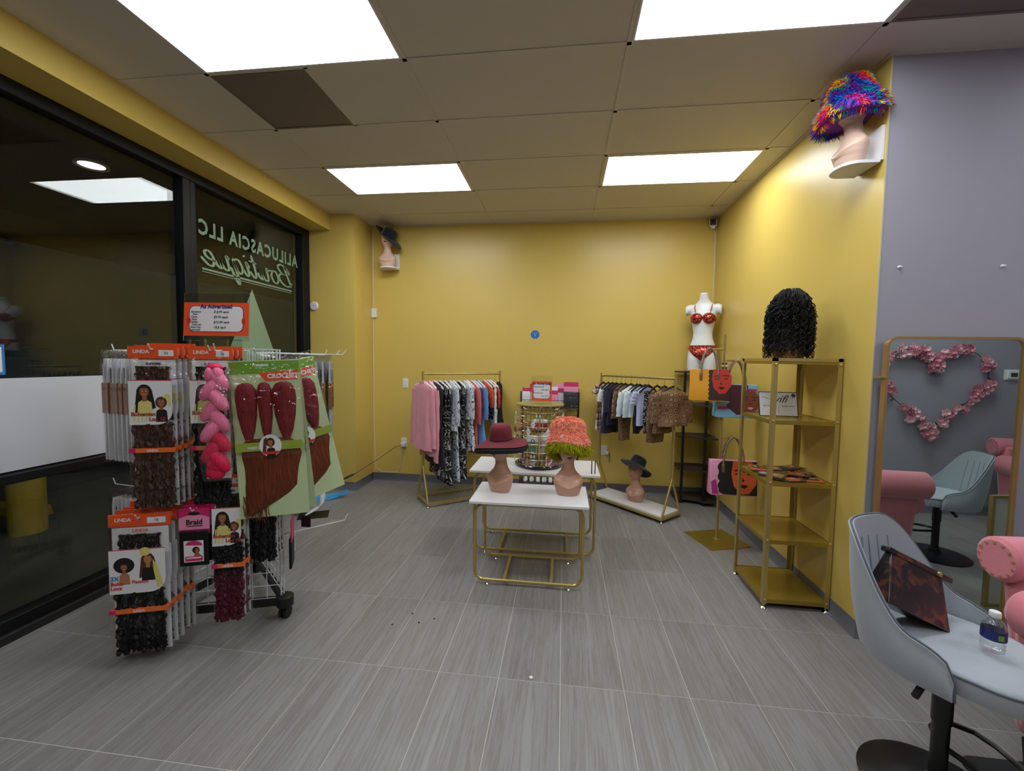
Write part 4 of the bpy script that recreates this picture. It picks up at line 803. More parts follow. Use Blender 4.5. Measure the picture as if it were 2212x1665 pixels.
# ------------------------------------------------------------ jewellery spinner on the tall table
JX, JY, JZ = -.195, 3.60, .69
SMK = mat('smoked_acrylic', (30, 24, 22), .1, coat=.5); JG = mat('brass_wire', (226, 212, 178), .3, .6); BEIGE = mat('frosted_disc', (140, 126, 72), .4)
sp = thing('jewellery_spinner', 'round wire jewellery spinner with smoked base and disc top', 'display stand', (JX, JY, JZ))
MB().lathe([(.19, 0), (.205, .004), (.208, .02), (.2, .026), (.02, .027)], n=48).build('base_disc', SMK, sp); MB().lathe([(.2, .515), (.205, .518), (.205, .524), (.2, .527), (.01, .527)], n=48).build('top_disc', BEIGE, sp)
MB().cyl((0, 0, .02), (0, 0, .52), .008).build('spindle', JG, sp)
for k in range(8):
    a = 2*PI*k/8+.2; MB().cyl((.165*math.cos(a), .165*math.sin(a), .026), (.165*math.cos(a), .165*math.sin(a), .518), .003, 6).build('upright', JG, sp)
JL = [.07, .13, .20, .27, .34, .40, .46]
for z in JL:
    mb = MB(); mb.tube([(.165*math.cos(2*PI*k/40), .165*math.sin(2*PI*k/40), z) for k in range(40)], .002, 5, True); mb.build('ring', JG, sp)
    mb = MB()
    for k in range(16):
        a = 2*PI*(k+.5*(JL.index(z) % 2))/16; c, s_ = math.cos(a), math.sin(a); mb.tube([(.165*c, .165*s_, z), (.205*c, .205*s_, z+.003), (.222*c, .222*s_, z+.014)], .0016, 4)
    mb.build('peg_row', JG, sp, kind='stuff')
JC = [mat('bead_white', (226, 222, 226), .3), mat('bead_brown', (88, 50, 30), .3), mat('bead_black', (24, 22, 24), .25), mat('bead_mint', (150, 214, 180), .3), mat('bead_orange', (214, 90, 40), .35), mat('bead_silver', (200, 204, 210), .2, .8), mat('bead_red', (150, 30, 34), .3)]
rnd = random.Random(4)
cnames = ['white', 'brown', 'black', 'mint', 'orange', 'silver', 'red']; lvl = ['lowest', 'second lowest', 'third', 'middle', 'fifth', 'upper', 'top']; seen = {}
for li, z in enumerate(JL):
    for k in range(16):
        a = 2*PI*(k+.5*(li % 2))/16
        if math.sin(a) > .15 or rnd.random() < .2: continue
        x, y = JX+.212*math.cos(a), JY+.212*math.sin(a); ci = rnd.randrange(7); kind = rnd.choice(['card', 'loop', 'drop', 'bag'])
        if li < 2 and kind in ('card', 'bag'): kind = 'drop'
        if li > 0 and z < .12 and kind == 'loop': kind = 'drop'
        side = ['window side', 'toward the camera', 'grey wall side'][0 if math.cos(a) < -.4 else 1 if math.cos(a) < .4 else 2]
        nm = {'card': 'earring_card', 'loop': 'necklace', 'drop': 'earring_pair', 'bag': 'jewellery_bag'}[kind]; cat = nm.replace('_', ' ')
        key = (kind, ci, li, side); seen[key] = seen.get(key, 0)+1
        t = thing(nm, f"{cnames[ci]} {cat} on the {lvl[li]} spinner ring, {side}{'' if seen[key] == 1 else ', beside its twin'}", cat.split()[0] if kind != 'bag' else 'jewellery', (x, y, JZ+z), a+PI/2, 'jewellery on the spinner')
        if kind == 'card':
            MB().prism([(0, .005), (.022, -.028), (0, -.062), (-.022, -.028)], -.001, .001).build('card', JC[0], t, smooth=False); [MB().lathe([(.001, -.004), (.004, 0), (.001, .004)], (s_*.008, -.004, -.028), 8).build('stud', JC[ci], t) for s_ in (-1, 1)]
        elif kind == 'loop':
            Lh = min(.10, z-.04) if z > .08 else .04; mb = MB()
            for q in range(20):
                b_ = 2*PI*q/20; mb.lathe([(.001, -.005), (.0045, 0), (.001, .005)], (.022*math.sin(b_), 0, -Lh/2+Lh/2*math.cos(b_)), 6)
            mb.build('beads', JC[ci], t); MB().tube([(.022*math.sin(2*PI*q/20), 0, -Lh/2+Lh/2*math.cos(2*PI*q/20)) for q in range(20)], .001, 4, True).build('string', JG, t)
        elif kind == 'drop':
            for s_ in (-1, 1): e = MB().lathe([(.001, -.034), (.008, -.026), (.006, -.014), (.001, -.004)], (s_*.013, 0, 0), 10).build('drop', JC[ci], t)
        else:
            MB().box(-.025, .025, -.004, .004, -.06, -.003).build('bag', FILM, t, bevel=.002); MB().tube([(.014*math.cos(2*PI*q/14), 0, -.035+.016*math.sin(2*PI*q/14)) for q in range(14)], .0035, 6, True).build('bracelet', JC[ci], t)
t = thing('bracelet_stand', 'clear stand holding an orange and white bangle on the spinner base', 'bracelet', (-.105, 3.425, JZ+.027)); MB().lathe([(.02, 0), (.02, .004), (.006, .006), (.006, .03)], n=14).build('stand', ACR, t); MB().tube([(.022*math.cos(2*PI*q/20), 0, .055+.03*math.sin(2*PI*q/20)) for q in range(20)], .006, 8, True).build('bangle', JC[0], t); MB().tube([(.014*math.cos(q*.5+1), -.008, .05+.02*math.sin(q*.5+1)) for q in range(8)], .006, 8).build('orange_beads', JC[4], t)
advert('price_sign', 'orange bordered price sign standing on the jewellery spinner', (-.18, 3.53, JZ+.529), math.radians(-4), .175, .235, [('Earring sets only', ''), ('', '5 for $10'), ('One piece item', ''), ('', '3 for $10'), ('', '')], lean=math.radians(-5))
MB().box(-.0875, .0875, -.05, .003, 0, .004).build('acrylic_foot', ACR, bpy.data.objects['price_sign.001'], bevel=.001)
for i, x in enumerate((.235, .262)): tag(MB().lathe([(.004, 0), (.004, .1), (.001, .11)], (0, 0, 0), 8).build('eyeliner_pencil', BLACKP, loc=(x, 3.36+.015*i, .6905)), 'slim black pencil standing on the tall white table, ' + ['nearer', 'farther']['01'.index(str(i))], 'pencil', 'black pencils')

# ------------------------------------------------------------ black wire shelf by the back wall
bx0, bx1, by0, by1 = -.49, .18, 4.93, 5.165
ws = thing('wire_shelf_unit', 'black wire shelf unit against the yellow back wall behind the spinner', 'shelf', (-.155, 5.05, 0)); o_ = Vector((-.155, 5.05, 0))
for x in (bx0, bx1):
    for y in (by0, by1): MB().cyl((x-o_.x, y-o_.y, 0), (x-o_.x, y-o_.y, 1.25 if y == by1 else 1.22), .007, 8).build('post', BLACK, ws)
WL = [.14, .48, .76, 1.03]
for z in WL:
    mb = MB(); X0, X1, Y0, Y1 = bx0-o_.x, bx1-o_.x, by0-o_.y, by1-o_.y
    mb.tube([(X0, Y0, z), (X1, Y0, z), (X1, Y1, z), (X0, Y1, z)], .005, 6, True); mb.tube([(X0, Y0, z+.09), (X1, Y0, z+.09), (X1, Y1, z+.09), (X0, Y1, z+.09)], .003, 5, True)
    for i in range(15): x = X0+(X1-X0)*i/14; mb.tube([(x, Y0, z+.09), (x, Y0, z), (x, Y1, z), (x, Y1, z+.09)], .0018, 4)
    for i in range(1, 5): y = Y0+(Y1-Y0)*i/5; mb.tube([(X0, y, z), (X1, y, z)], .0018, 4)
    mb.build('wire_tray', BLACK, ws)
mb = MB()
for i in range(15): x = X0+(X1-X0)*i/14; mb.tube([(x, Y1, .1), (x, Y1, 1.12)], .0016, 4)
for i in range(16): z = .1+i*.068; mb.tube([(X0, Y1, z), (X1, Y1, z)], .0016, 4)
mb.build('back_grid', BLACK, ws)
def pouch(label, x, y, z, w, h, c1, c2, c3, rz=0, lean=-.12):
    t = thing('product_packet', label, 'packet', (x, y, z), rz, 'packets on the wire shelf'); t.rotation_euler = (lean, 0, rz)
    MB().box(-w/2, w/2, -.012, .004, 0, h*.62).build('contents', c2, t, bevel=.005); MB().box(-w/2, w/2, -.006, .002, h*.6, h*.82).build('card_top', c1, t, smooth=False); MB().box(-w/2, w/2, -.005, .002, h*.82, h).build('card_stripe', c3, t, smooth=False)
    MB().box(-w/2-.003, w/2+.003, -.02, .006, -.0, h*.8).build('film_bag', FILM, t, bevel=.004)
SHIN = mat('black_satin_bow', (14, 16, 26), .2, coat=.5, bump=.9, bscale=40); WHR = mat('white_satin', (214, 216, 220), .3, bump=.6, bscale=50)
z = WL[3]+.004
pouch('white packet with red heart print on the wire shelf window end', -.44, 5.02, z, .09, .22, PWHT, WHR, MAG); pouch('magenta topped packet behind the price sign', -.35, 5.06, z, .1, .27, MAG, WHR, MAG)
pouch('magenta and white packet just right of the price sign', -.13, 5.03, z, .13, .24, MAG, PINKC, PWHT); pouch('pink striped packet in the middle of the top wire tray', -.02, 5.07, z, .15, .27, MAG, WHR, PINKC); pouch('large packet of black satin ruffles with pink striped top', .09, 5.01, z, .17, .30, PINKC, SHIN, MAG)
z = WL[2]+.004
pouch('black and white packet on the second wire tray', .1, 5.02, z, .15, .13, PWHT, SHIN, PBLK); pouch('white packet with dark edge on the second wire tray', -.02, 5.03, z, .13, .12, WHR, WHR, PBLK); pouch('red edged packet on the second wire tray', -.26, 5.02, z, .16, .12, WHR, mat('red_satin', (150, 24, 36), .3), PWHT)
z = WL[1]+.004
pouch('silver packet on the third wire tray', -.15, 5.02, z, .2, .24, WHR, mat('grey_satin', (150, 154, 164), .3, bump=.6, bscale=40), PWHT); pouch('green tinted packet on the third wire tray', -.36, 5.03, z, .14, .2, WHR, mat('green_satin', (90, 130, 96), .3), PWHT)
def shoe(label, x, y, z, rz, m=WHITEP):
    t = thing('baby_shoe', label, 'shoe', (x, y, z), rz, 'small white shoes'); mb = MB()
    for zz, w, l0, l1 in ((.0, .026, -.062, .055), (.012, .028, -.066, .058), (.014, .025, -.06, .055), (.03, .024, -.052, .053), (.045, .02, -.02, .052), (.058, .018, .0, .05)): mb.loft if 0 else None
    R = [[(w*math.cos(q), (l0+l1)/2+(l1-l0)/2*math.sin(q), zz) for q in [2*PI*k/20 for k in range(20)]] for zz, w, l0, l1 in ((.0, .026, -.062, .055), (.012, .028, -.066, .058))]
    MB().loft(R).build('sole', WHITEP, t); R = [[(w*math.cos(q), (l0+l1)/2+(l1-l0)/2*math.sin(q), zz) for q in [2*PI*k/20 for k in range(20)]] for zz, w, l0, l1 in ((.012, .025, -.06, .055), (.03, .024, -.05, .053), (.045, .02, -.02, .052), (.058, .018, .0, .05))]
    MB().loft(R).build('upper', m, t); MB().tube([(-.014, -.03, .034), (.014, -.022, .04), (-.014, -.014, .046), (.014, -.006, .052)], .002, 5).build('lace', BLACKP, t)
for i in range(6): shoe(f"small white shoe on the lowest wire tray, {['first','second','third','fourth','fifth','sixth'][i]} from the window side", -.43+.075*i, 5.0, WL[0]+.006, .05*(i % 3-1))

# ------------------------------------------------------------ corner shelf and torso
DW = mat('dark_walnut', (58, 48, 42), .5, vary=.2, vscale=30)
cs = thing('corner_shelf', 'black post corner shelf with dark quarter round boards under the torso', 'shelf', (1.68, 5.17, 0))
px = [(-.345, -.03), (-.11, -.30), (-.02, -.34), (-.02, -.02)]
for i, (x, y) in enumerate(((-.34, -.26), (-.12, -.33), (-.03, -.05))):
    MB().box(x-.014, x+.014, y-.014, y+.014, 0, 1.485).build('post', BLACK, cs, bevel=.002)
for z in (.055, .40, .76, 1.12, 1.485):
    pts = [(0, 0), (-.39, 0)]+[(-.39*math.cos(q)-.0, -.37*math.sin(q)) for q in [PI/2*i/12 for i in range(1, 13)]]
    pts = [(0, 0), (-.39, 0), (-.385, -.27)]+[(-.36+.22*math.sin(q*PI/16)*1.0, -.27-.10*(1-math.cos(q*PI/16))) for q in range(1, 9)]+[(0, -.375)]
    MB().loft([[(x, y, zz) for x, y in pts] for zz in (z-.018, z)]).build('shelf_board', DW, cs, angle=30)
def torso():
    t = thing('mannequin_torso', 'white headless mannequin torso in red sequin bikini on the corner shelf', 'mannequin', (1.515, 4.93, 1.486), math.radians(-24))
    TB = [(.10, .05, .07, 0), (.13, .125, .088, .0), (.18, .150, .10, .004), (.24, .146, .098, .006), (.30, .125, .085, .004), (.36, .104, .072, 0), (.42, .098, .068, 0), (.48, .108, .074, 0), (.55, .122, .082, 0), (.62, .130, .082, .004), (.68, .138, .072, .01), (.72, .128, .058, .014), (.75, .085, .05, .014), (.78, .054, .047, .01), (.81, .047, .046, .004), (.86, .045, .045, -.004)]
    mb = MB()
    rings = [[(rx*math.cos(q), cy+ry*math.sin(q), z) for q in [2*PI*k/32 for k in range(32)]] for z, rx, ry, cy in [(z_, *lerp(TB, z_)) for z_ in [.10+.76*i/34 for i in range(35)]]]; mb.loft(rings)
    for s in (-1, 1):
        mb.loft([[(s*(x0+0)+rx*math.cos(q), rx*1.08*math.sin(q), z) for q in [2*PI*k/20 for k in range(20)]] for z, rx, x0 in ((0, .068, .082), (.06, .074, .080), (.13, .08, .073), (.2, .074, .07))])
        mb.loft([[(s*x, .012+r*math.cos(q), z+r*1.15*math.sin(q)) for q in [2*PI*k/18 for k in range(18)]] for x, z, r in ((.08, .68, .04), (.12, .69, .046), (.15, .685, .05), (.182, .67, .05))])
        mb.loft([[(s*.062+r*math.cos(q), y, .585+r*math.sin(q)) for q in [2*PI*k/18 for k in range(18)]] for y, r in ((-.03, .060), (-.065, .056), (-.09, .045), (-.108, .022), (-.112, .004))])
    o = mb.build('body', WSKIN, t); o.modifiers.new('r', 'REMESH').mode = 'VOXEL'; o.modifiers['r'].voxel_size = .007; o.modifiers['r'].use_smooth_shade = True; q = o.modifiers.new('s', 'SMOOTH'); q.iterations = 8
    for s in (-1, 1):
        c = MB(); c.loft([[(s*.060+r*math.cos(q), y, .583+r*math.sin(q)*(.85 if math.sin(q) > 0 else 1)) for q in [2*PI*k/22 for k in range(22)]] for y, r in ((-.045, .068), (-.075, .065), (-.10, .052), (-.12, .030), (-.126, .004))]); c.build('bikini_cup', SEQ, t)
        MB().tube([(s*.075, -.082, .645), (s*.085, -.052, .70), (s*.088, -.012, .735), (s*.09, .05, .70)], .0045, 6).build('shoulder_strap', mat('red_strap', (176, 22, 34), .5), t)
    def band(z0, z1, nm, off, cut=None, m=SEQ, a0=0, a1=2*PI, n=40):
        R = []
        for z in (z0, (z0+z1)/2, z1):
            row = []
            for k in range(n+1):
                q = a0+(a1-a0)*k/n; zz = z
                if cut: zz = max(z, cut(q)) 
                rx, ry, cy = lerp(TB, max(.12, zz)); row.append(((rx+off)*math.cos(q), cy+(ry+off)*math.sin(q), zz))
            R.append(row)
        b_ = MB(); b_.loft(R, closed=False, caps=False); oo = b_.build(nm, m, t); sd = oo.modifiers.new('t', 'SOLIDIFY'); sd.thickness = .004; sd.offset = 1
    band(.545, .585, 'bikini_band', .001, m=mat('red_satin_band', (196, 20, 34), .4), a0=-.55, a1=PI+.55)
    band(.10, .285, 'bikini_bottom', .003, cut=lambda q: .115+.135*abs(math.cos(q))**1.1)
torso()

# ------------------------------------------------------------ bag stand
bs = thing('bag_stand', 'gold bag display stand with square base plate and offset arms', 'display stand', (1.39, 3.915, 0), math.radians(18))
MB().box(-.197, .197, -.197, .197, 0, .006).build('base_plate', GOLDM, bs, bevel=.001)
MB().cyl((0, 0, .006), (0, 0, 1.83), .0115, 12).build('pole', GOLD, bs); MB().lathe([(.028, .006), (.028, .011), (.017, .013), (.015, .03), (.012, .03)], n=20).build('collar', GOLD, bs)
c18, s18 = math.cos(math.radians(18)), math.sin(math.radians(18))
for z, x in ((1.70, -.15), (1.605, .17), (.93, -.0)):
    if x: MB().tube([(0, 0, z), (x, 0, z), (x*1.05, 0, z+.02)], .009, 8).build('arm', GOLD, bs)
    else: MB().tube([(0, 0, z), (.0, -.09, z), (0, -.10, z+.02)], .008, 8).build('arm', GOLD, bs)
GLIT = mat('sequin_handle', (150, 130, 118), .25, .7, bump=1, bscale=160)
def face(mb, x, z, s, mi): # side-on stylised printed face
    mb.mi = mi['skin']; mb.poly([(x-.3*s, z+.5*s), (x+.25*s, z+.52*s), (x+.42*s, z+.2*s), (x+.40*s, z-.2*s), (x+.18*s, z-.52*s), (x-.05*s, z-.55*s), (x-.28*s, z-.3*s), (x-.36*s, z+.1*s)], -.0004)
    mb.mi = mi['dark']; mb.poly([(x-.26*s, z+.22*s), (x-.08*s, z+.28*s), (x-.06*s, z+.24*s), (x-.25*s, z+.17*s)], -.0007); mb.poly([(x+.06*s, z+.26*s), (x+.32*s, z+.26*s), (x+.32*s, z+.21*s), (x+.07*s, z+.22*s)], -.0007)
    mb.disc(x-.17*s, z+.1*s, .08*s, .025*s, -.0007, 10); mb.disc(x+.2*s, z+.1*s, .09*s, .028*s, -.0007, 10); mb.poly([(x+.0*s, z+.0*s), (x+.05*s, z-.14*s), (x-.04*s, z-.15*s)], -.0006)
    mb.mi = mi['lip']; mb.poly([(x-.12*s, z-.28*s), (x-.02*s, z-.23*s), (x+.03*s, z-.245*s), (x+.08*s, z-.23*s), (x+.16*s, z-.28*s), (x+.03*s, z-.36*s)], -.0007)
def tote(label, loc, rz, w, h, d, colm, art, hl, mats_, tilt=0):
    t = thing('tote_bag', label, 'bag', loc, rz, 'printed tote bags'); t.rotation_euler = (0, tilt, rz)
    R = []
    for z, ww, dd in ((-h-.004, .95, .95), (-h, 1.0, 1), (-h*.5, .98, .725), (0, 1.0, .45)):
        a, b = w/2*ww, d/2*dd; R.append([(-a, -b*.7, z), (-a*.95, -b, z), (a*.95, -b, z), (a, -b*.7, z), (a, b*.7, z), (a*.95, b, z), (-a*.95, b, z), (-a, b*.7, z)])
    MB().loft(R).build('body', colm, t, angle=50, bevel=.003)
    mb = MB(); art(mb)
    # art lies on the slanted front panel
    mb.v = [(x, y*2-d/2*(.45-.55*z/h)-.0012, z) for x, y, z in mb.v]; mb.build('front_print', mats_, t, smooth=False)
    for y in (-d*.3, d*.3):
        MB().tube([(w*.22*math.cos(q)*(1 if True else 1), y*(1-.6*max(0, math.sin(q))), -.05+(hl+.05)*math.sin(q) if math.sin(q) > 0 else -.05) for q in [PI*i/18 for i in range(19)]], .0085, 6).build('handle', GLIT, t)
        for s in (-1, 1): MB().box(s*w*.22-.012, s*w*.22+.012, y*1.0-.004, y*1.0+.004, -.10, -.03).build('handle_tab', mat('tan_leather', (120, 88, 60), .5), t, bevel=.001)
    return t
PLUM = mat('plum_canvas', (74, 28, 52), .6); SKYB = mat('sky_canvas', (128, 184, 220), .6); MUST = mat('mustard_canvas', (228, 160, 40), .6); BRNC = mat('dark_brown_canvas', (52, 26, 24), .6); PNKC = mat('pink_canvas', (222, 150, 186), .6); BLKC = mat('black_canvas', (26, 27, 30), .6); OSK = mat('orange_skin_print', (214, 96, 50), .55); DSK = mat('deep_skin_print', (124, 66, 44), .55); RSK = mat('red_skin_print', (190, 50, 36), .55); MGT = mat('magenta_stripe', (168, 50, 120), .6)
def bumpy(x0, x1, z0, z1, r, n=7): return [(x1, z1), (x0, z1)]+[(x0-r*(k % 2), z1+(z0-z1)*k/(n*2)) for k in range(1, n*2)]+[(x0, z0), (x1, z0)]
def art1(mb): mb.mi = 0; mb.poly(bumpy(-.0, .155, -.265, -.005, .01), -.0002); face(mb, .09, -.10, .20, dict(skin=1, dark=0, lip=2))
tote('mustard yellow tote bag with dark haired portrait, hanging highest', (1.255, 3.87, 1.525), math.radians(-10), .31, .27, .12, MUST, art1, .18, [BRNC, RSK, LIPD])
def art2(mb):
    mb.mi = 3; mb.poly([(-.16, -.035), (.16, -.035), (.16, -.06), (-.16, -.06)], -.0001); mb.poly([(-.155, -.19), (.155, -.19), (.155, -.215), (-.155, -.215)], -.0001)
    mb.mi = 0; mb.poly([(.09, -.004), (-.05, -.004)]+[(-.07-.02*math.sin(k*1.9)-.02*(k < 6), -.02-.022*k) for k in range(10)]+[(.0, -.262), (.07, -.25), (.1, -.15)], -.0003); face(mb, .105, -.15, .18, dict(skin=1, dark=0, lip=2))
tote('sky blue tote bag with magenta stripes and plum afro portrait', (1.50, 3.93, 1.395), math.radians(-4), .345, .285, .13, SKYB, art2, .205, [PLUM, DSK, PNKC, MGT], 0)
def art3(mb):
    mb.mi = 0; mb.poly([(.185, -.003), (-.09, -.003)]+[(-.11-.018*abs(math.sin(k*.9)), -.02-.022*k) for k in range(12)]+[(-.08, -.283), (.185, -.283)], -.0001); mb.mi = 3; mb.poly([(-.18, -.18), (-.14, -.16), (-.12, -.283), (-.17, -.283)], -.00005); face(mb, .075, -.135, .26, dict(skin=1, dark=0, lip=2))
tote('black and pink tote bag with large orange face, hanging lowest', (1.445, 3.78, .755), math.radians(-2), .375, .29, .12, PNKC, art3, .195, [BLKC, OSK, LIPD, MGT])
nk = thing('bead_necklace', 'long white and navy bead necklace hanging on the bag stand pole', 'necklace', (1.375, 3.87, 1.62)); mb = MB(); mb2 = MB(); navy = mat('navy_bead', (40, 34, 90), .3)
for s in (-1, 1):
    for i in range(14): (mb if i % 2 else mb2).lathe([(.001, -.009), (.0085, -.004), (.0085, .004), (.001, .009)], (s*.015, -.01, -.045-.0185*i), 10)
mb.build('white_bead', JC[0], nk, kind='stuff'); mb2.build('navy_bead', navy, nk, kind='stuff'); MB().tube([(-.015, -.01, -.05), (-.013, -.005, .02), (0, .045, .09), (.013, -.005, .02), (.015, -.01, -.05)], .0015, 5).build('cord', JG, nk)

# ------------------------------------------------------------ gold etagere
ex0, ex1, ey0, ey1 = 1.302, 1.700, 2.83, 3.30; EZ = 1.615
et = thing('shelf_tower', 'gold metal open shelf tower against the right yellow wall', 'shelf', ((ex0+ex1)/2, (ey0+ey1)/2, 0)); O = Vector(((ex0+ex1)/2, (ey0+ey1)/2, 0)); hx, hy = (ex1-ex0)/2, (ey1-ey0)/2
for sx_ in (-1, 1):
    for sy_ in (-1, 1):
        x, y = sx_*hx, sy_*hy; mb = MB(); a, b = sorted((x, x-sx_*.026)); c, d = sorted((y, y-sy_*.003)); mb.box(a, b, c, d, .03, EZ); a, b = sorted((x, x-sx_*.003)); c, d = sorted((y-sy_*.003, y-sy_*.026)); mb.box(a, b, c, d, .03, EZ)
        po_ = mb.build('post', GOLD, et, smooth=False); MB().lathe([(.02, 0), (.02, .004), (.013, .013), (.005, .016), (.005, .035)], (x-sx_*.012, y-sy_*.012, 0), 16).build('levelling_foot', CHROME, et)
        for z in (.06, .45, .825, 1.22, 1.575):
            if sy_ < 0: MB().lathe([(.008, 0), (.008, .003), (.004, .006)], (0, 0, 0), 12).build('bolt', GOLD, po_, loc=(x-sx_*.013, y, z)).rotation_euler = (PI/2, 0, 0)
for z in (.06, .45, .825, 1.22, 1.60):
    MB().box(-hx+.004, hx-.004, -hy+.004, hy-.004, z-.004, z).box(-hx+.004, hx-.004, -hy+.003, -hy+.006, z-.022, z+.004).box(-hx+.004, hx-.004, hy-.006, hy-.003, z-.022, z+.004).box(-hx+.003, -hx+.006, -hy+.004, hy-.004, z-.022, z+.004).box(hx-.006, hx-.003, -hy+.004, hy-.004, z-.022, z+.004).build('shelf_panel', GOLDM, et, smooth=False)
for y in (-hy, hy-.02): MB().box(-hx, hx, y, y+.02, EZ-.02, EZ).build('top_rail', GOLD, et, smooth=False)
for x in (-hx, hx-.02): MB().box(x, x+.02, -hy, hy, EZ-.02, EZ).build('top_rail', GOLD, et, smooth=False)
# wifi sign
wf = thing('wifi_sign', 'white wifi password card with thin black border leaning on the upper shelf', 'sign', (1.452, 3.055, 1.224), math.radians(-2)); wf.rotation_euler = (math.radians(-14), 0, math.radians(-2))
MB().box(-.122, .122, -.002, .002, 0, .168).build('frame', PBLK, wf, smooth=False); MB().box(-.117, .117, -.003, -.002, .005, .163).build('card', PWHT, wf, smooth=False)
text('wifi', .075, PBLK, wf, (0, -.0034, .095), 'CENTER', shear=.5); text('NETWORK', .014, PBLK, wf, (-.06, -.0034, .066), 'CENTER', shear=0); text('PASSWORD', .014, PBLK, wf, (.06, -.0034, .066), 'CENTER')
mb = MB(); stroke(mb, [(-.105, .125), (-.085, .132), (-.06, .118), (-.045, .122)], .003); stroke(mb, [(.045, .12), (.06, .135), (.085, .125), (.108, .128)], .003); mb.poly([(-.001, .02), (.001, .02), (.001, .075), (-.001, .075)], 0); mb.v = [(x, -.0034, z) for x, y, z in mb.v]; mb.build('flourish', PBLK, wf, smooth=False)
MB().disc(.098, .145, .014, .014, -.0035, 20).build('badge', mat('badge_grey', (60, 62, 66), .4), wf, smooth=False)
# packets on shelf
PK = [('orange portrait', OSK, PBLK), ('brown portrait', DSK, BRNC), ('black wrapped', BLKC, OSK), ('tan portrait', SKIN2, PBLK), ('silver grey', mat('silver_print', (170, 168, 172), .3), BLKC)]
for i, (x, y, z, rz, k) in enumerate(((-.02, -.16, 0, .25, 0), (.10, -.14, 0, -.15, 2), (-.12, -.02, 0, 1.2, 4), (.02, .0, 0, .3, 1), (.13, .02, 0, -.3, 0), (-.10, -.13, .014, .9, 3), (.05, -.07, .014, -.35, 0), (-.13, .08, .014, 1.4, 2), (.0, .12, 0, .1, 3), (.12, .13, .014, .4, 1))):
    nm, c1, c2 = PK[k]; t = thing('wrapped_pouch', f"{nm} pouch in clear wrap on the middle shelf, {['foremost','front wall side','window side edge','central','wall side','front window corner','upper central','rear window side','rear central','rear wall side'][i]}", 'pouch', (O.x+x, O.y+y, .8265+z), rz, 'wrapped pouches on the shelf')
    MB().box(-.065, .065, -.045, .045, 0, .010).build('pouch', c2, t, bevel=.003); f = MB(); f.mi = 0; f.poly3([(-.05, -.04, .0105), (.035, -.04, .0105), (.05, 0, .0105), (.03, .04, .0105), (-.04, .035, .0105)]); f.mi = 1; f.poly3([(-.04, -.02, .0108), (-.01, -.025, .0108), (-.005, -.018, .0108), (-.035, -.012, .0108)]); f.mi = 2; f.poly3([(.0, .005, .0109), (.03, .0, .0109), (.03, .02, .0109), (.0, .02, .0109)]); f.build('print', [c1, c2, PWHT], t, smooth=False)
    MB().box(-.075, .075, -.052, .052, -.0005, .013).build('clear_wrap', FILM, t, bevel=.003)
# wig
wg = head('bust_mannequin', 'tan mannequin head under the long curly black wig', (1.497, 3.07, 1.6005), math.radians(-30), eyes=False)
wig = thing('curly_wig', 'long curly black wig on the mannequin head atop the shelf tower', 'wig', (1.497, 3.07, 1.6005))
rnd = random.Random(9); cap = MB(); cap.loft([[((.083*s_)*math.cos(q), (.105*s_)*math.sin(q)+.005, z) for q in [2*PI*k/24 for k in range(24)]] for z, s_ in ((.27, .95), (.32, 1.04), (.37, 1.05), (.42, .95), (.455, .7), (.474, .35), (.478, .03))]); cap.build('wig_cap', HBLK, wig)
mb = MB()
for i in range(380):
    a = rnd.uniform(0, 2*PI); top = rnd.random()
    r0 = .04+.05*top; z = .482-.5*(r0-.03)**1.1*1.2-.02*top; zend = rnd.uniform(.004, .07) if rnd.random() < .8 else rnd.uniform(.07, .2); cr = rnd.uniform(.006, .013); ph = rnd.uniform(0, 6); fr = rnd.uniform(55, 85); pts = []
    n = 30; spread = rnd.uniform(.10, .142)
    for j in range(n+1):
        f = j/n; zz = z+(zend-z)*f; rr = r0+(spread-r0)*min(1, f*2.4)**.7+(.004*math.sin(f*9+ph)); k = cr*min(1, f*4)
        pts.append((rr*math.cos(a)*1.0+k*math.cos(zz*fr*2+ph), rr*math.sin(a)*1.05+k*math.sin(zz*fr*2+ph), zz))
    mb.tube(pts, [.0036*(1-.5*j/n) for j in range(n+1)], 4)
mb.build('curls', HBLK, wig, kind='stuff')

# ------------------------------------------------------------ leaning mirror on the grey wall
MIR = mat('mirror_glass', (212, 226, 218), 0, 1)
mr = thing('floor_mirror', 'tall gold framed mirror with rounded corners against the grey wall', 'mirror', (2.07, 2.552, 0)); mw, mh = .335, 1.735
R = []
for (o1, y) in ((0, -.022), (0, .012), (-.014, .012), (-.014, -.022)):
    R.append([(x, y, z) for x, z in rrect(-mw-o1*-1 if 0 else -mw-o1, mw+o1, .012-o1, mh+o1, .055+o1, 7)])
R = [[(x, y, z) for x, z in rrect(-mw+i_, mw-i_, .012+i_, mh-i_, .055-i_, 7)] for i_, y in ((0, -.022), (0, .012), (.013, .012), (.013, -.022))]
MB().loft(R, True, False, True).build('frame', mat('brushed_gold', (190, 156, 104), .35, .7), mr, angle=40)
MB().prism(rrect(-mw+.01, mw-.01, .022, mh-.01, .046, 7), -.010, .004).build('mirror_glass', MIR, mr, smooth=False)
MB().box(-mw-.028, -mw+.01, -.024, .03, mh-.225, mh-.217).build('wall_bracket', GOLD, mr, smooth=False)
for x, z in ((1.813, 2.117), (2.314, 2.116)):
    o = MB().lathe([(.009, 0), (.009, .004), (.004, .01), (.004, .02)], n=12).build('wall_anchor', WHITEP, loc=(x, 2.6, z)); o.rotation_euler = (PI/2, 0, 0); tag(o, 'small white wall anchor on the grey wall, ' + ('nearer the yellow edge' if x < 2 else 'farther from the yellow edge'), 'screw', 'wall anchors')

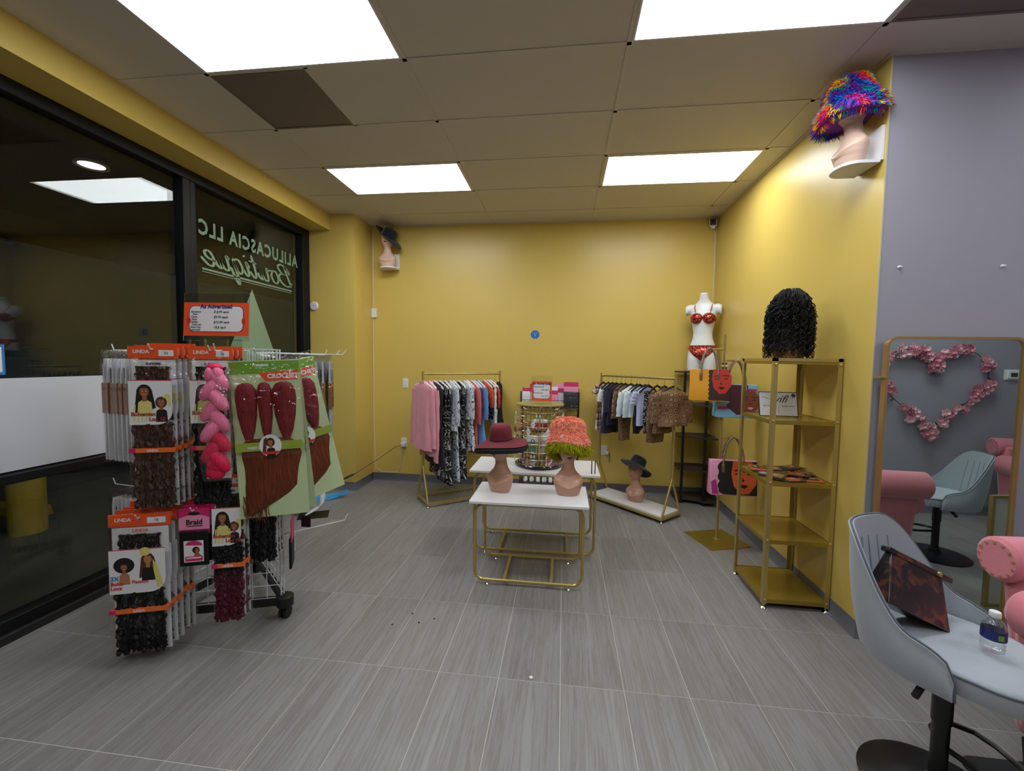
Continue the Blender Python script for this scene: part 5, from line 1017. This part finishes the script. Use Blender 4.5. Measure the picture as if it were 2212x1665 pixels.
# ------------------------------------------------------------ bar stools
SG = mat('grey_stool_fabric', (160, 167, 175), .75, sheen=.2, bump=.15, bscale=300); PIP = mat('dark_piping', (92, 98, 108), .7)
def stool(label, loc, rz, sz=.62):
    t = thing('bar_stool', label, 'stool', loc, rz, 'grey bucket bar stools')
    MB().lathe([(.225, 0), (.228, .006), (.21, .014), (.09, .022), (.045, .03), (.04, .06), (.034, .065)], n=48).build('base_disc', BLACK, t)
    MB().cyl((0, 0, .05), (0, 0, .30), .0255, 24).build('lower_column', BLACK, t); MB().cyl((0, 0, .29), (0, 0, sz-.07), .0295, 24).build('column_sleeve', BLACK, t)
    MB().tube([Matrix.Rotation(math.radians(57), 3, 'Z') @ Vector(q) for q in [(-.025, -.01, .20), (-.09, -.05, .19), (-.125, -.10, .18), (-.13, -.16, .175), (-.10, -.215, .17), (-.04, -.235, .17), (.04, -.235, .17), (.10, -.215, .17), (.13, -.16, .175), (.125, -.10, .18), (.09, -.05, .19), (.025, -.01, .20)]], .010, 8).build('footrest', BLACK, t)
    MB().tube([(0, 0, sz-.075), (-.15, -.01, sz-.082), (-.215, .0, sz-.09)], .007, 8).build('lift_lever', BLACK, t); MB().tube([(-.205, -.0, sz-.088), (-.265, -.0, sz-.105)], .011, 8).build('lever_grip', BLACKP, t)
    MB().box(-.09, .09, -.09, .09, sz-.085, sz-.07).build('seat_plate', BLACK, t, bevel=.004)
    def sq(q, a, b, e=2.6): c, s = math.cos(q), math.sin(q); return (a*abs(c)**(2/e)*(1 if c > 0 else -1), b*abs(s)**(2/e)*(1 if s > 0 else -1))
    R = []
    for z, f in ((-.068, .9), (-.062, .97), (-.04, 1.0), (-.01, 1.0), (.004, .985), (.012, .94), (.018, .7), (.020, .3), (.020, .02)):
        ring = []
        for k in range(56):
            q = 2*PI*k/56; x, y = sq(q, .222*f, .235*f); ring.append((x, y-.02, sz+z+(-.018*max(0, (-y-.1)/.13) if y < -.1 else 0)))
        R.append(ring)
    MB().loft(R).build('seat_cushion', SG, t, angle=50)
    MB().tube([(sq(2*PI*k/56, .224, .237)[0], sq(2*PI*k/56, .224, .237)[1]-.02, sz+.002-(.018*max(0, (-sq(2*PI*k/56, .224, .237)[1]-.1)/.13) if sq(2*PI*k/56, .224, .237)[1] < -.1 else 0)) for k in range(56)], .0035, 6, True).build('seat_piping', PIP, t)
    # shell
    A = math.radians(107); n = 44
    def top(p): u = abs(p)/A; return sz+.075+.285*(1 if u < .22 else (.5+.5*math.cos(PI*(min(u, .80)-.22)/.58)))-.04*max(0, (u-.8)/.2) 
    def pos(p, f, out):
        zt = top(p); zb = sz-.075; z = zb+(zt-zb)*f; fl = (z-zb)
        r = .232+out+.13*fl*(.55+.45*math.cos(p)); x, y = math.sin(p)*r*.99, math.cos(p)*r
        if math.cos(p) < 0: x = math.copysign(.2295+out+.04*fl, p); y = -(abs(p)-PI/2)*.26
        u = abs(p)/A
        if u > .93: z = zb+(zt-zb-.05*((u-.93)/.07)**2)*f
        return (x, y-.005, z)
    rows_o = [[pos(-A+2*A*i/n, f/10, .028*(.55+.45*math.sin(PI*min(1, f/10+.1)))) for i in range(n+1)] for f in range(11)]
    rows_i = [[pos(-A+2*A*i/n, f/10, -.002) for i in range(n+1)] for f in range(10, -1, -1)]
    mb = MB(); L_ = [[row[i] for row in rows_o]+[row[i] for row in rows_i] for i in range(n+1)]; mb.loft(L_); mb.build('backrest_shell', SG, t, angle=60)
    edge = [tuple((Vector(rows_o[10][i])+Vector(rows_i[0][i]))/2+Vector((0, 0, .003))) for i in range(n+1)]
    e1 = [tuple(Vector(rows_o[f][0])*.5+Vector(rows_i[10-f][0])*.5+Vector((0, -.003, 0))) for f in range(0, 10, 1)]; e2 = [tuple(Vector(rows_o[f][n])*.5+Vector(rows_i[10-f][n])*.5+Vector((0, -.003, 0))) for f in range(9, -1, -1)]
    MB().tube(e1+edge+e2, .0042, 6).build('shell_piping', PIP, t)
    for k in range(-3, 4):
        p = k*.2; MB().tube([Vector(pos(p*(1-.15*f), .2+.62*f, -.0035)) for f in [j/8 for j in range(9)]], .0022, 4).build('stitched_pleat', mat('seam_grey', (150, 156, 166), .7), t)
    return t
stool('light grey bucket bar stool in front, holding clutch and water bottle', (1.39, 1.65, 0), math.radians(36), .592)
stool('light grey bucket bar stool facing away, seen inside the floor mirror', (3.12, 1.20, .0), math.radians(-75), .52)
# clutch
TORT = mat('tortoise_shell', (40, 26, 20), .3, coat=.15); nt, b, N, L = nodes(TORT); tc = N('ShaderNodeTexCoord'); nz = N('ShaderNodeTexNoise'); nz.inputs['Scale'].default_value = 18; nz.inputs['Detail'].default_value = 2; nz.inputs['Distortion'].default_value = .8; L(tc.outputs['Object'], nz.inputs['Vector']); r = ramp(N, [(.42, (14, 10, 10)), (.52, (30, 18, 14)), (.62, (90, 46, 26)), (.74, (112, 58, 30))]); L(nz.outputs['Fac'], r.inputs[0]); L(r.outputs[0], b.inputs['Base Color'])
cl = thing('clutch_bag', 'dark tortoise shell folding clutch bag resting on the bar stool seat', 'bag', (1.285, 1.69, .655), 0); cl.rotation_euler = (math.radians(-14), math.radians(26), math.radians(14)); cl.scale = (1.12, 1.12, 1.08)
mb = MB(); P4 = [(-.155, 0), (.10, 0), (.125, .15), (-.125, .15)]
mb.loft([[(-.15, -.05, 0), (.11, -.05, 0), (.11, .05, 0), (-.15, .05, 0)], [(-.135, -.028, .09), (.108, -.028, .09), (.108, .028, .09), (-.135, .028, .09)], [(-.125, -.008, .175), (.105, -.008, .175), (.105, .008, .175), (-.125, .008, .175)]]); mb.build('body', TORT, cl, angle=30, bevel=.003)
MB().box(-.14, .145, -.014, .014, .168, .186).build('top_bar', TORT, cl, bevel=.003); MB().lathe([(.009, 0), (.009, .005), (.004, .008)], (0, 0, 0), 14).build('clasp', GOLD, cl, loc=(.08, -.014, .177)).rotation_euler = (PI/2, 0, 0)
# bottle
bt_ = thing('water_bottle', 'small clear plastic water bottle with blue label on the stool seat', 'bottle', (1.455, 1.565, .6215), math.radians(20))
MB().lathe([(.001, .004), (.02, .001), (.029, .006), (.031, .02), (.029, .026), (.031, .032), (.029, .038), (.0315, .044), (.0315, .078), (.030, .086), (.022, .104), (.013, .114), (.0125, .122)], n=28).build('bottle_body', ACR, bt_, angle=80)
MB().lathe([(.0145, .119), (.015, .121), (.015, .134), (.0135, .137), (.001, .137)], n=24).build('cap', WHITEP, bt_)
lb = MB().lathe([(.0318, .046), (.0318, .076)], n=28, caps=False).build('label', mat('navy_label', (36, 44, 110), .4), bt_)
gr = MB(); gr.loft([[(.0322*math.sin(q), -.0322*math.cos(q), z) for q in [-.75+.5*k/6 for k in range(7)]] for z in (.052, .061, .070)], False, False); gr.build('green_logo', LEAF, lb); gr = MB(); gr.loft([[(.0322*math.sin(q), -.0322*math.cos(q), z) for q in [.3+.7*k/6 for k in range(7)]] for z in (.064, .066)], False, False); gr.loft([[(.0322*math.sin(q), -.0322*math.cos(q), z) for q in [.3+.7*k/6 for k in range(7)]] for z in (.058, .060)], False, False); gr.build('fine_print', PWHT, lb, kind='stuff')

# ------------------------------------------------------------ pink armchairs
PV = mat('pink_velvet', (206, 120, 132), .8, sheen=.4, bump=.08, bscale=200); NAIL = mat('brass_nail', (222, 190, 150), .25, .9)
def armchair(label, loc, rz):
    t = thing('pink_armchair', label, 'armchair', loc, rz, 'pink armchairs with nailhead trim')
    MB().box(-.25, .25, -.30, .22, .10, .32).build('seat_base', PV, t, bevel=.03); MB().box(-.23, .23, -.33, .18, .32, .46).build('seat_cushion', PV, t, bevel=.04)
    for s in (-1, 1):
        ar = MB(); ar.loft([[(s*x, y, z) for x, z in ((.22, .12), (.28, .12), (.335, .58), (.24, .60))] for y in (-.32, .28)]); ar.build('arm_panel', PV, t, bevel=.03)
        MB().tube([(s*.30, -.335, .62), (s*.30, -.32, .62), (s*.30, .24, .62), (s*.30, .26, .62)], [.08, .095, .095, .08], 20).build('arm_roll', PV, t)
        for k in range(14): q = 2*PI*k/14; MB().lathe([(.006, 0), (.005, .003), (.001, .005)], n=8).build('nailhead', NAIL, t, loc=(s*.30+.074*math.cos(q), -.336, .62+.074*math.sin(q))).rotation_euler = (PI/2, 0, 0)
        for k in range(6): MB().lathe([(.006, 0), (.005, .003), (.001, .005)], n=8).build('nailhead', NAIL, t, loc=(s*(.24 if k % 2 else .29), -.325, .16+.055*k)).rotation_euler = (PI/2, 0, 0)
    bk = MB(); bk.loft([[(x, y, z) for y, z in ((.20, .10), (.30, .10), (.40, .76), (.27, .80))] for x in (-.27, .27)]); bk.build('backrest', PV, t, bevel=.03)
    rl = MB(); rl.tube([(-.31, .37, .775), (-.295, .37, .775), (.295, .37, .775), (.31, .37, .775)], [.075, .09, .09, .075], 20); rl.build('top_roll', PV, t)
    for s in (-1, 1):
        for k in range(13): q = 2*PI*k/13; MB().lathe([(.006, 0), (.005, .003), (.001, .005)], n=8).build('nailhead', NAIL, t, loc=(s*.311, .37+.066*math.cos(q), .775+.066*math.sin(q))).rotation_euler = (0, s*PI/2, 0)
        for k in range(8): MB().lathe([(.006, 0), (.005, .003), (.001, .005)], n=8).build('nailhead', NAIL, t, loc=(s*.271, .345-.012*k, .67-.07*k)).rotation_euler = (0, s*PI/2, 0)
    for x in (-.26, .26):
        for y in (-.27, .24): MB().lathe([(.015, 0), (.025, .1)], (x, y, 0), 12).build('leg', BLACKP, t)
    return t
armchair('pink velvet armchair with rolled arms beside the floor mirror', (2.13, 1.60, .0085), math.radians(4))
clone(bpy.data.objects['pink_armchair'], 'pink velvet armchair by the far grey wall, seen only in the mirror', (4.60, .66, 0), PI+.1)
# objects seen only in the mirror
fr = thing('framed_board', 'gold framed cream board standing behind the pink armchair', 'frame', (2.98, 1.98, 0), math.radians(-8)); MB().box(-.2, -.18, -.012, .012, 0, .745).box(.18, .2, -.012, .012, 0, .745).build('side_rail', GOLD, fr, smooth=False); MB().box(-.18, .18, -.012, .012, .725, .745).build('top_bar', GOLD, fr, smooth=False); MB().box(-.18, .18, -.012, .012, .0, .02).build('bottom_bar', GOLD, fr, smooth=False)
MB().box(-.18, .18, -.004, .004, .38, .725).build('cream_panel', mat('cream_board', (216, 212, 196), .5), fr, smooth=False); MB().box(-.18, .18, -.004, .004, .02, .25).build('lower_panel', MATS['cream_board'], fr, smooth=False)
gv = thing('flower_garland', 'heart shaped garland of pink silk blossoms on the grey wall, reflected in the mirror', 'garland', (3.87, .10, 1.30)); PET = [mat('pale_petal', (246, 202, 212), .6), mat('rose_petal', (232, 156, 176), .6)]; GLF = mat('garland_leaf', (40, 56, 34), .6)
hp = []
for i in range(120):
    q = 2*PI*i/120; x = .52*math.sin(q)**3; z = (.13*13*math.cos(q)-.13*5*math.cos(2*q)-.13*2*math.cos(3*q)-.13*math.cos(4*q))/3.55; hp.append((x, 0, z*.86+.08))
MB().tube(hp, .004, 5, True).build('vine', GLF, gv); rnd = random.Random(2)
def blossom(m):
    mb = MB()
    for lay in range(3):
        for k in range(6):
            a = k*PI/3+lay*.5+rnd.uniform(-.2, .2); r = .035-.009*lay; u = Vector((math.cos(a), 0, math.sin(a))); w = Vector((-u.z, 0, u.x)); y = .008+.012*lay
            mb.poly3([Vector((0, y, 0)), u*r*.5+w*r*.4+Vector((0, y+.008, 0)), u*r+w*r*.3+Vector((0, y+.016, 0)), u*r*1.1+Vector((0, y+.010, 0)), u*r-w*r*.3+Vector((0, y+.018, 0)), u*r*.5-w*r*.4+Vector((0, y+.006, 0))])
    return mb.build('blossom', m, gv, smooth=False)
b0 = [blossom(PET[0]), blossom(PET[1])]; used = [0, 0]
for i, (x, y, z) in enumerate(hp):
    if rnd.random() < .6 and i % 10 > 2 or i % 10 in (5, 6, 8):
        for c in range(3):
            k = rnd.randrange(2); o = b0[k] if not used[k] else b0[k].copy()
            if used[k]: COL.objects.link(o)
            used[k] = 1; o.location = (x+rnd.uniform(-.045, .045), rnd.uniform(0, .015), z+rnd.uniform(-.04, .04)); o.rotation_euler = (rnd.uniform(-.4, .4), rnd.uniform(0, 6), rnd.uniform(-.4, .4)); o.scale = [rnd.uniform(.8, 1.35)]*3
    elif i % 10 == 1:
        a = rnd.uniform(0, 6); MB().poly3([(0, .01, 0), (.02*math.cos(a)-.012*math.sin(a), .02, .02*math.sin(a)+.012*math.cos(a)), (.05*math.cos(a), .012, .05*math.sin(a)), (.02*math.cos(a)+.012*math.sin(a), .02, .02*math.sin(a)-.012*math.cos(a))]).build('leaf', GLF, gv, smooth=False, loc=(x, 0, z))
th = thing('thermostat', 'white thermostat with small dark screen beside the flower garland', 'thermostat', (4.62, .081, 1.50)); MB().box(-.075, .075, 0, .008, -.055, .055).build('back_plate', WHITEP, th, bevel=.003); MB().box(-.055, .055, .008, .026, -.04, .04).build('housing', WHITEP, th, bevel=.004); MB().box(-.03, .03, .026, .028, -.02, .022).build('screen', mat('lcd', (60, 66, 62), .2), th, smooth=False)

# ------------------------------------------------------------ wall fittings and floor bits
def outlet(label, x, z, nm='wall_outlet', cat='outlet', y=5.2):
    t = thing(nm, label, cat, (x, y, z)); MB().box(-.037, .037, -.006, 0, -.06, .06).build('cover_plate', WHITEP, t, bevel=.002); return t
t = outlet('white rocker light switch on the back wall beside the tall rack', -2.0, 1.272, 'light_switch', 'switch'); MB().box(-.017, .017, -.011, -.006, -.034, .034).build('rocker', WHITEP, t, bevel=.002)
def sockets(t):
    for s in (-1, 1):
        f = MB().box(-.016, .016, -.009, -.006, s*.026-.014, s*.026+.014).build('socket', WHITEP, t, bevel=.002); MB().box(-.008, -.006, -.0095, -.009, s*.026-.005, s*.026+.006).box(.006, .008, -.0095, -.009, s*.026-.005, s*.026+.006).build('slot', PBLK, f, smooth=False)
t = outlet('white wall outlet with white plug adapter behind the tall rack', -2.02, .51); sockets(t); tag(MB().box(-.03, .03, -.045, 0, -.025, .025).build('plug_adapter', WHITEP, loc=(-2.02, 5.1905, .484), bevel=.004), 'white plug adapter in the outlet behind the tall rack', 'plug')
t = outlet('white wall outlet with charger beneath the small clothes rack', .507, .506); sockets(t); tag(MB().box(-.02, .03, -.035, 0, -.02, .02).build('charger', WHITEP, loc=(.525, 5.1905, .480), bevel=.004), 'small white charger with short black lead, under the small rack', 'plug'); tag(MB().tube([(.56, 5.18, .48), (.572, 5.17, .45), (.57, 5.17, .36)], .003, 6).build('charger_lead', BLACKP), 'short black lead dangling from the charger', 'cord')
kb = thing('door_sensor', 'white rectangular sensor box in the corner beside the column', 'sensor', (-2.41, 5.2, 2.155)); MB().box(-.032, .032, -.025, 0, -.057, .057).build('housing', WHITEP, kb, bevel=.003); MB().box(-.025, .025, -.027, -.025, -.045, .052).build('front_cover', WHITEP, kb, bevel=.001)
kb = thing('motion_sensor', 'round white sensor disc on the column beside the window', 'sensor', (-2.935, 4.73, 2.186)); kb.rotation_euler = (PI/2, 0, 0); MB().lathe([(.05, 0), (.05, .014), (.044, .02), (.001, .021)], n=32).build('housing', WHITEP, kb); MB().lathe([(.012, .021), (.012, .0225), (.001, .0225)], n=16).build('lens', mat('pale_grey_plastic', (190, 192, 196), .4), kb)
sk = thing('wall_sticker', 'small blue octagonal sticker on the middle of the back wall', 'sticker', (-.357, 5.1995, 1.897)); MB().prism([(.055*math.cos(PI/8+q*PI/4), .055*math.sin(PI/8+q*PI/4)) for q in range(8)], -.0008, 0).build('sticker_face', mat('sticker_blue', (40, 104, 190), .4), sk, smooth=False); MB().poly([(-.03, .02), (.03, .02), (.026, .012), (-.026, .012)], -.0012).poly([(-.013, .006), (.013, .006), (.008, -.022), (-.008, -.022)], -.0012).poly([(-.014, -.036), (.014, -.036), (.014, -.042), (-.014, -.042)], -.0012).build('pale_marks', mat('sticker_pale', (110, 160, 226), .4), sk, smooth=False)
cm = thing('security_camera', 'small white security camera with black face in the ceiling corner', 'camera', (1.645, 5.14, 3.165), math.radians(-18)); MB().box(-.04, .04, -.03, .03, -.042, .045).build('housing', WHITEP, cm, bevel=.012); MB().box(-.032, .032, -.033, -.0295, -.034, .037).build('front_face', PBLK, cm, bevel=.001); MB().lathe([(.011, 0), (.011, .003), (.001, .004)], n=16).build('lens', mat('lens_glass', (10, 12, 20), .05), cm, loc=(0, -.033, .008)).rotation_euler = (PI/2, 0, 0); MB().cyl((0, .02, -.055), (0, .055, -.055), .008).box(-.02, .02, -.01, .03, -.06, -.042).build('bracket', WHITEP, cm)
tag(MB().tube([(1.66, 5.19, 3.12), (1.690, 5.192, 3.05), (1.692, 5.192, 2.7), (1.688, 5.192, 2.1), (1.692, 5.192, 1.5), (1.69, 5.192, .12)], .0028, 6).build('camera_cable', WHITEP), 'thin white cable running down the corner from the camera', 'cable')
tag(MB().tube([(-2.425, 5.192, 3.22), (-2.425, 5.192, 2.215)], .0028, 6).build('sensor_cable', WHITEP), 'thin white cable above the corner sensor box', 'cable'); tag(MB().tube([(-2.425, 5.19, 2.095), (-2.42, 5.19, 1.6), (-2.425, 5.19, .9), (-2.40, 5.19, .16), (-2.3, 5.18, .115), (-2.10, 5.18, .12), (-2.06, 5.18, .22), (-2.05, 5.185, .42)], .0028, 6).build('outlet_cable', WHITEP), 'thin white cable from corner sensor down to the outlet', 'cable')
cord = thing('power_cord', 'black power cord with inline switch stretched past the column base', 'cord', (0, 0, 0)); MB().tube([(-2.03, 5.14, .485), (-2.1, 5.08, .46), (-2.25, 4.92, .34), (-2.42, 4.72, .22), (-2.55, 4.62, .155), (-2.72, 4.5, .05), (-2.80, 4.3, .01), (-2.86, 3.9, .006)], .0035, 6).build('wire', BLACKP, cord); MB().tube([(-2.44, 4.70, .208), (-2.46, 4.685, .20), (-2.52, 4.64, .17), (-2.54, 4.625, .16)], [.006, .012, .012, .006], 8).build('inline_switch', BLACKP, cord)
tag(MB().loft([[(x, y, z) for x, y in rrect(1.60, 2.30, 1.22, 1.84, .06)] for z in (.0004, .008)]).build('dark_floor_panel', mat('flat_black', (24, 26, 28), .6), angle=30), 'thin black rounded panel on the floor under the pink armchair', 'mat')  # thin black sheet with rounded corners, just above the tiles
cb = thing('cable_bundle', 'loose black cables lying on the floor beneath the pink armchair', 'cable', (0, 0, 0)); [MB().tube([(1.98+.03*k, 2.38-.02*k, .004), (2.10, 2.33-.015*k, .006+.004*k), (2.2+.02*k, 2.25-.03*k, .004), (2.35, 2.26-.05*k, .004)], .0035, 6).build('cable', BLACKP, cb) for k in range(4)]
# white foot forms and blue tool
for i, (x, y, rz) in enumerate(((-2.395, 3.95, -.9), (-2.53, 3.84, -1.9))):
    t = thing('display_foot', ['white mannequin foot form tipped on its toe on the floor', 'white mannequin foot form lying behind the green packs'][i], 'display foot', (x, y, .0), rz, 'white foot forms'); R = []
    for cx_, cz_, a, b in ((.0, .20, .026, .03), (.0, .15, .03, .034), (.006, .10, .036, .03), (.03, .06, .042, .026), (.055, .035, .04, .018), (.075, .012, .02, .010)): R.append([(a*math.cos(q), -cx_*2+b*math.sin(q)*.9, cz_+b*math.sin(q)*.8) for q in [2*PI*k/18 for k in range(18)]])
    MB().loft(R).build('foot', WSKIN, t)
tag(MB().box(-.14, .14, -.10, .10, 0, .006).build('black_board', BLACKP, loc=(-2.46, 3.90, 0), bevel=.001), 'thin black board on the floor under the foot forms', 'board'); bpy.data.objects['black_board'].rotation_euler = (0, 0, .45)
for nm in ('display_foot', 'display_foot.001'): bpy.data.objects[nm].location.z = .0065
bl = thing('blue_scoop', 'light blue plastic scoop with forked end lying near the column', 'tool', (-2.62, 4.36, 0), math.radians(35)); BLP = mat('sky_blue_plastic', (70, 160, 216), .35)
mb = MB(); mb.loft([[(x, -w, z0), (x, w, z0), (x, w*.8, z1), (x, -w*.8, z1)] for x, w, z0, z1 in ((-.22, .05, 0, .03), (-.1, .06, 0, .045), (.03, .045, .004, .05), (.12, .03, .01, .055), (.15, .03, .012, .055))]); mb.build('handle', BLP, bl, angle=50); [MB().loft([[(x, s*y-w, z), (x, s*y+w, z), (x, s*y+w, z+.018), (x, s*y-w, z+.018)] for x, y, w, z in ((.13, .015, .014, .02), (.19, .035, .014, .035), (.25, .045, .01, .05))]).build('prong', BLP, bl) for s in (-1, 1)]
tag(MB().box(-.008, .008, -.008, .008, 0, .006).build('paper_scrap', PWHT, loc=(-.13, 2.02, .0005)), 'tiny white paper scrap lying on the floor tiles', 'paper scrap'); bpy.data.objects['paper_scrap'].rotation_euler = (0, 0, .4)
for i, (x, y) in enumerate(((-.83, 2.37), (-.90, 2.45), (-.98, 2.33), (-.75, 2.42))): tag(MB().lathe([(.001, 0), (.006, .001), (.004, .004), (.001, .005)], n=7).build('dirt_crumb', mat('dark_crumb', (40, 30, 24), .9), loc=(x, y, .0003)), ['largest dark crumb on the floor near the display tower', 'small dark crumb just behind the largest crumb', 'dark crumb nearest the display tower', 'dark crumb closest to the nesting tables'][i], 'crumb', 'dark crumbs')
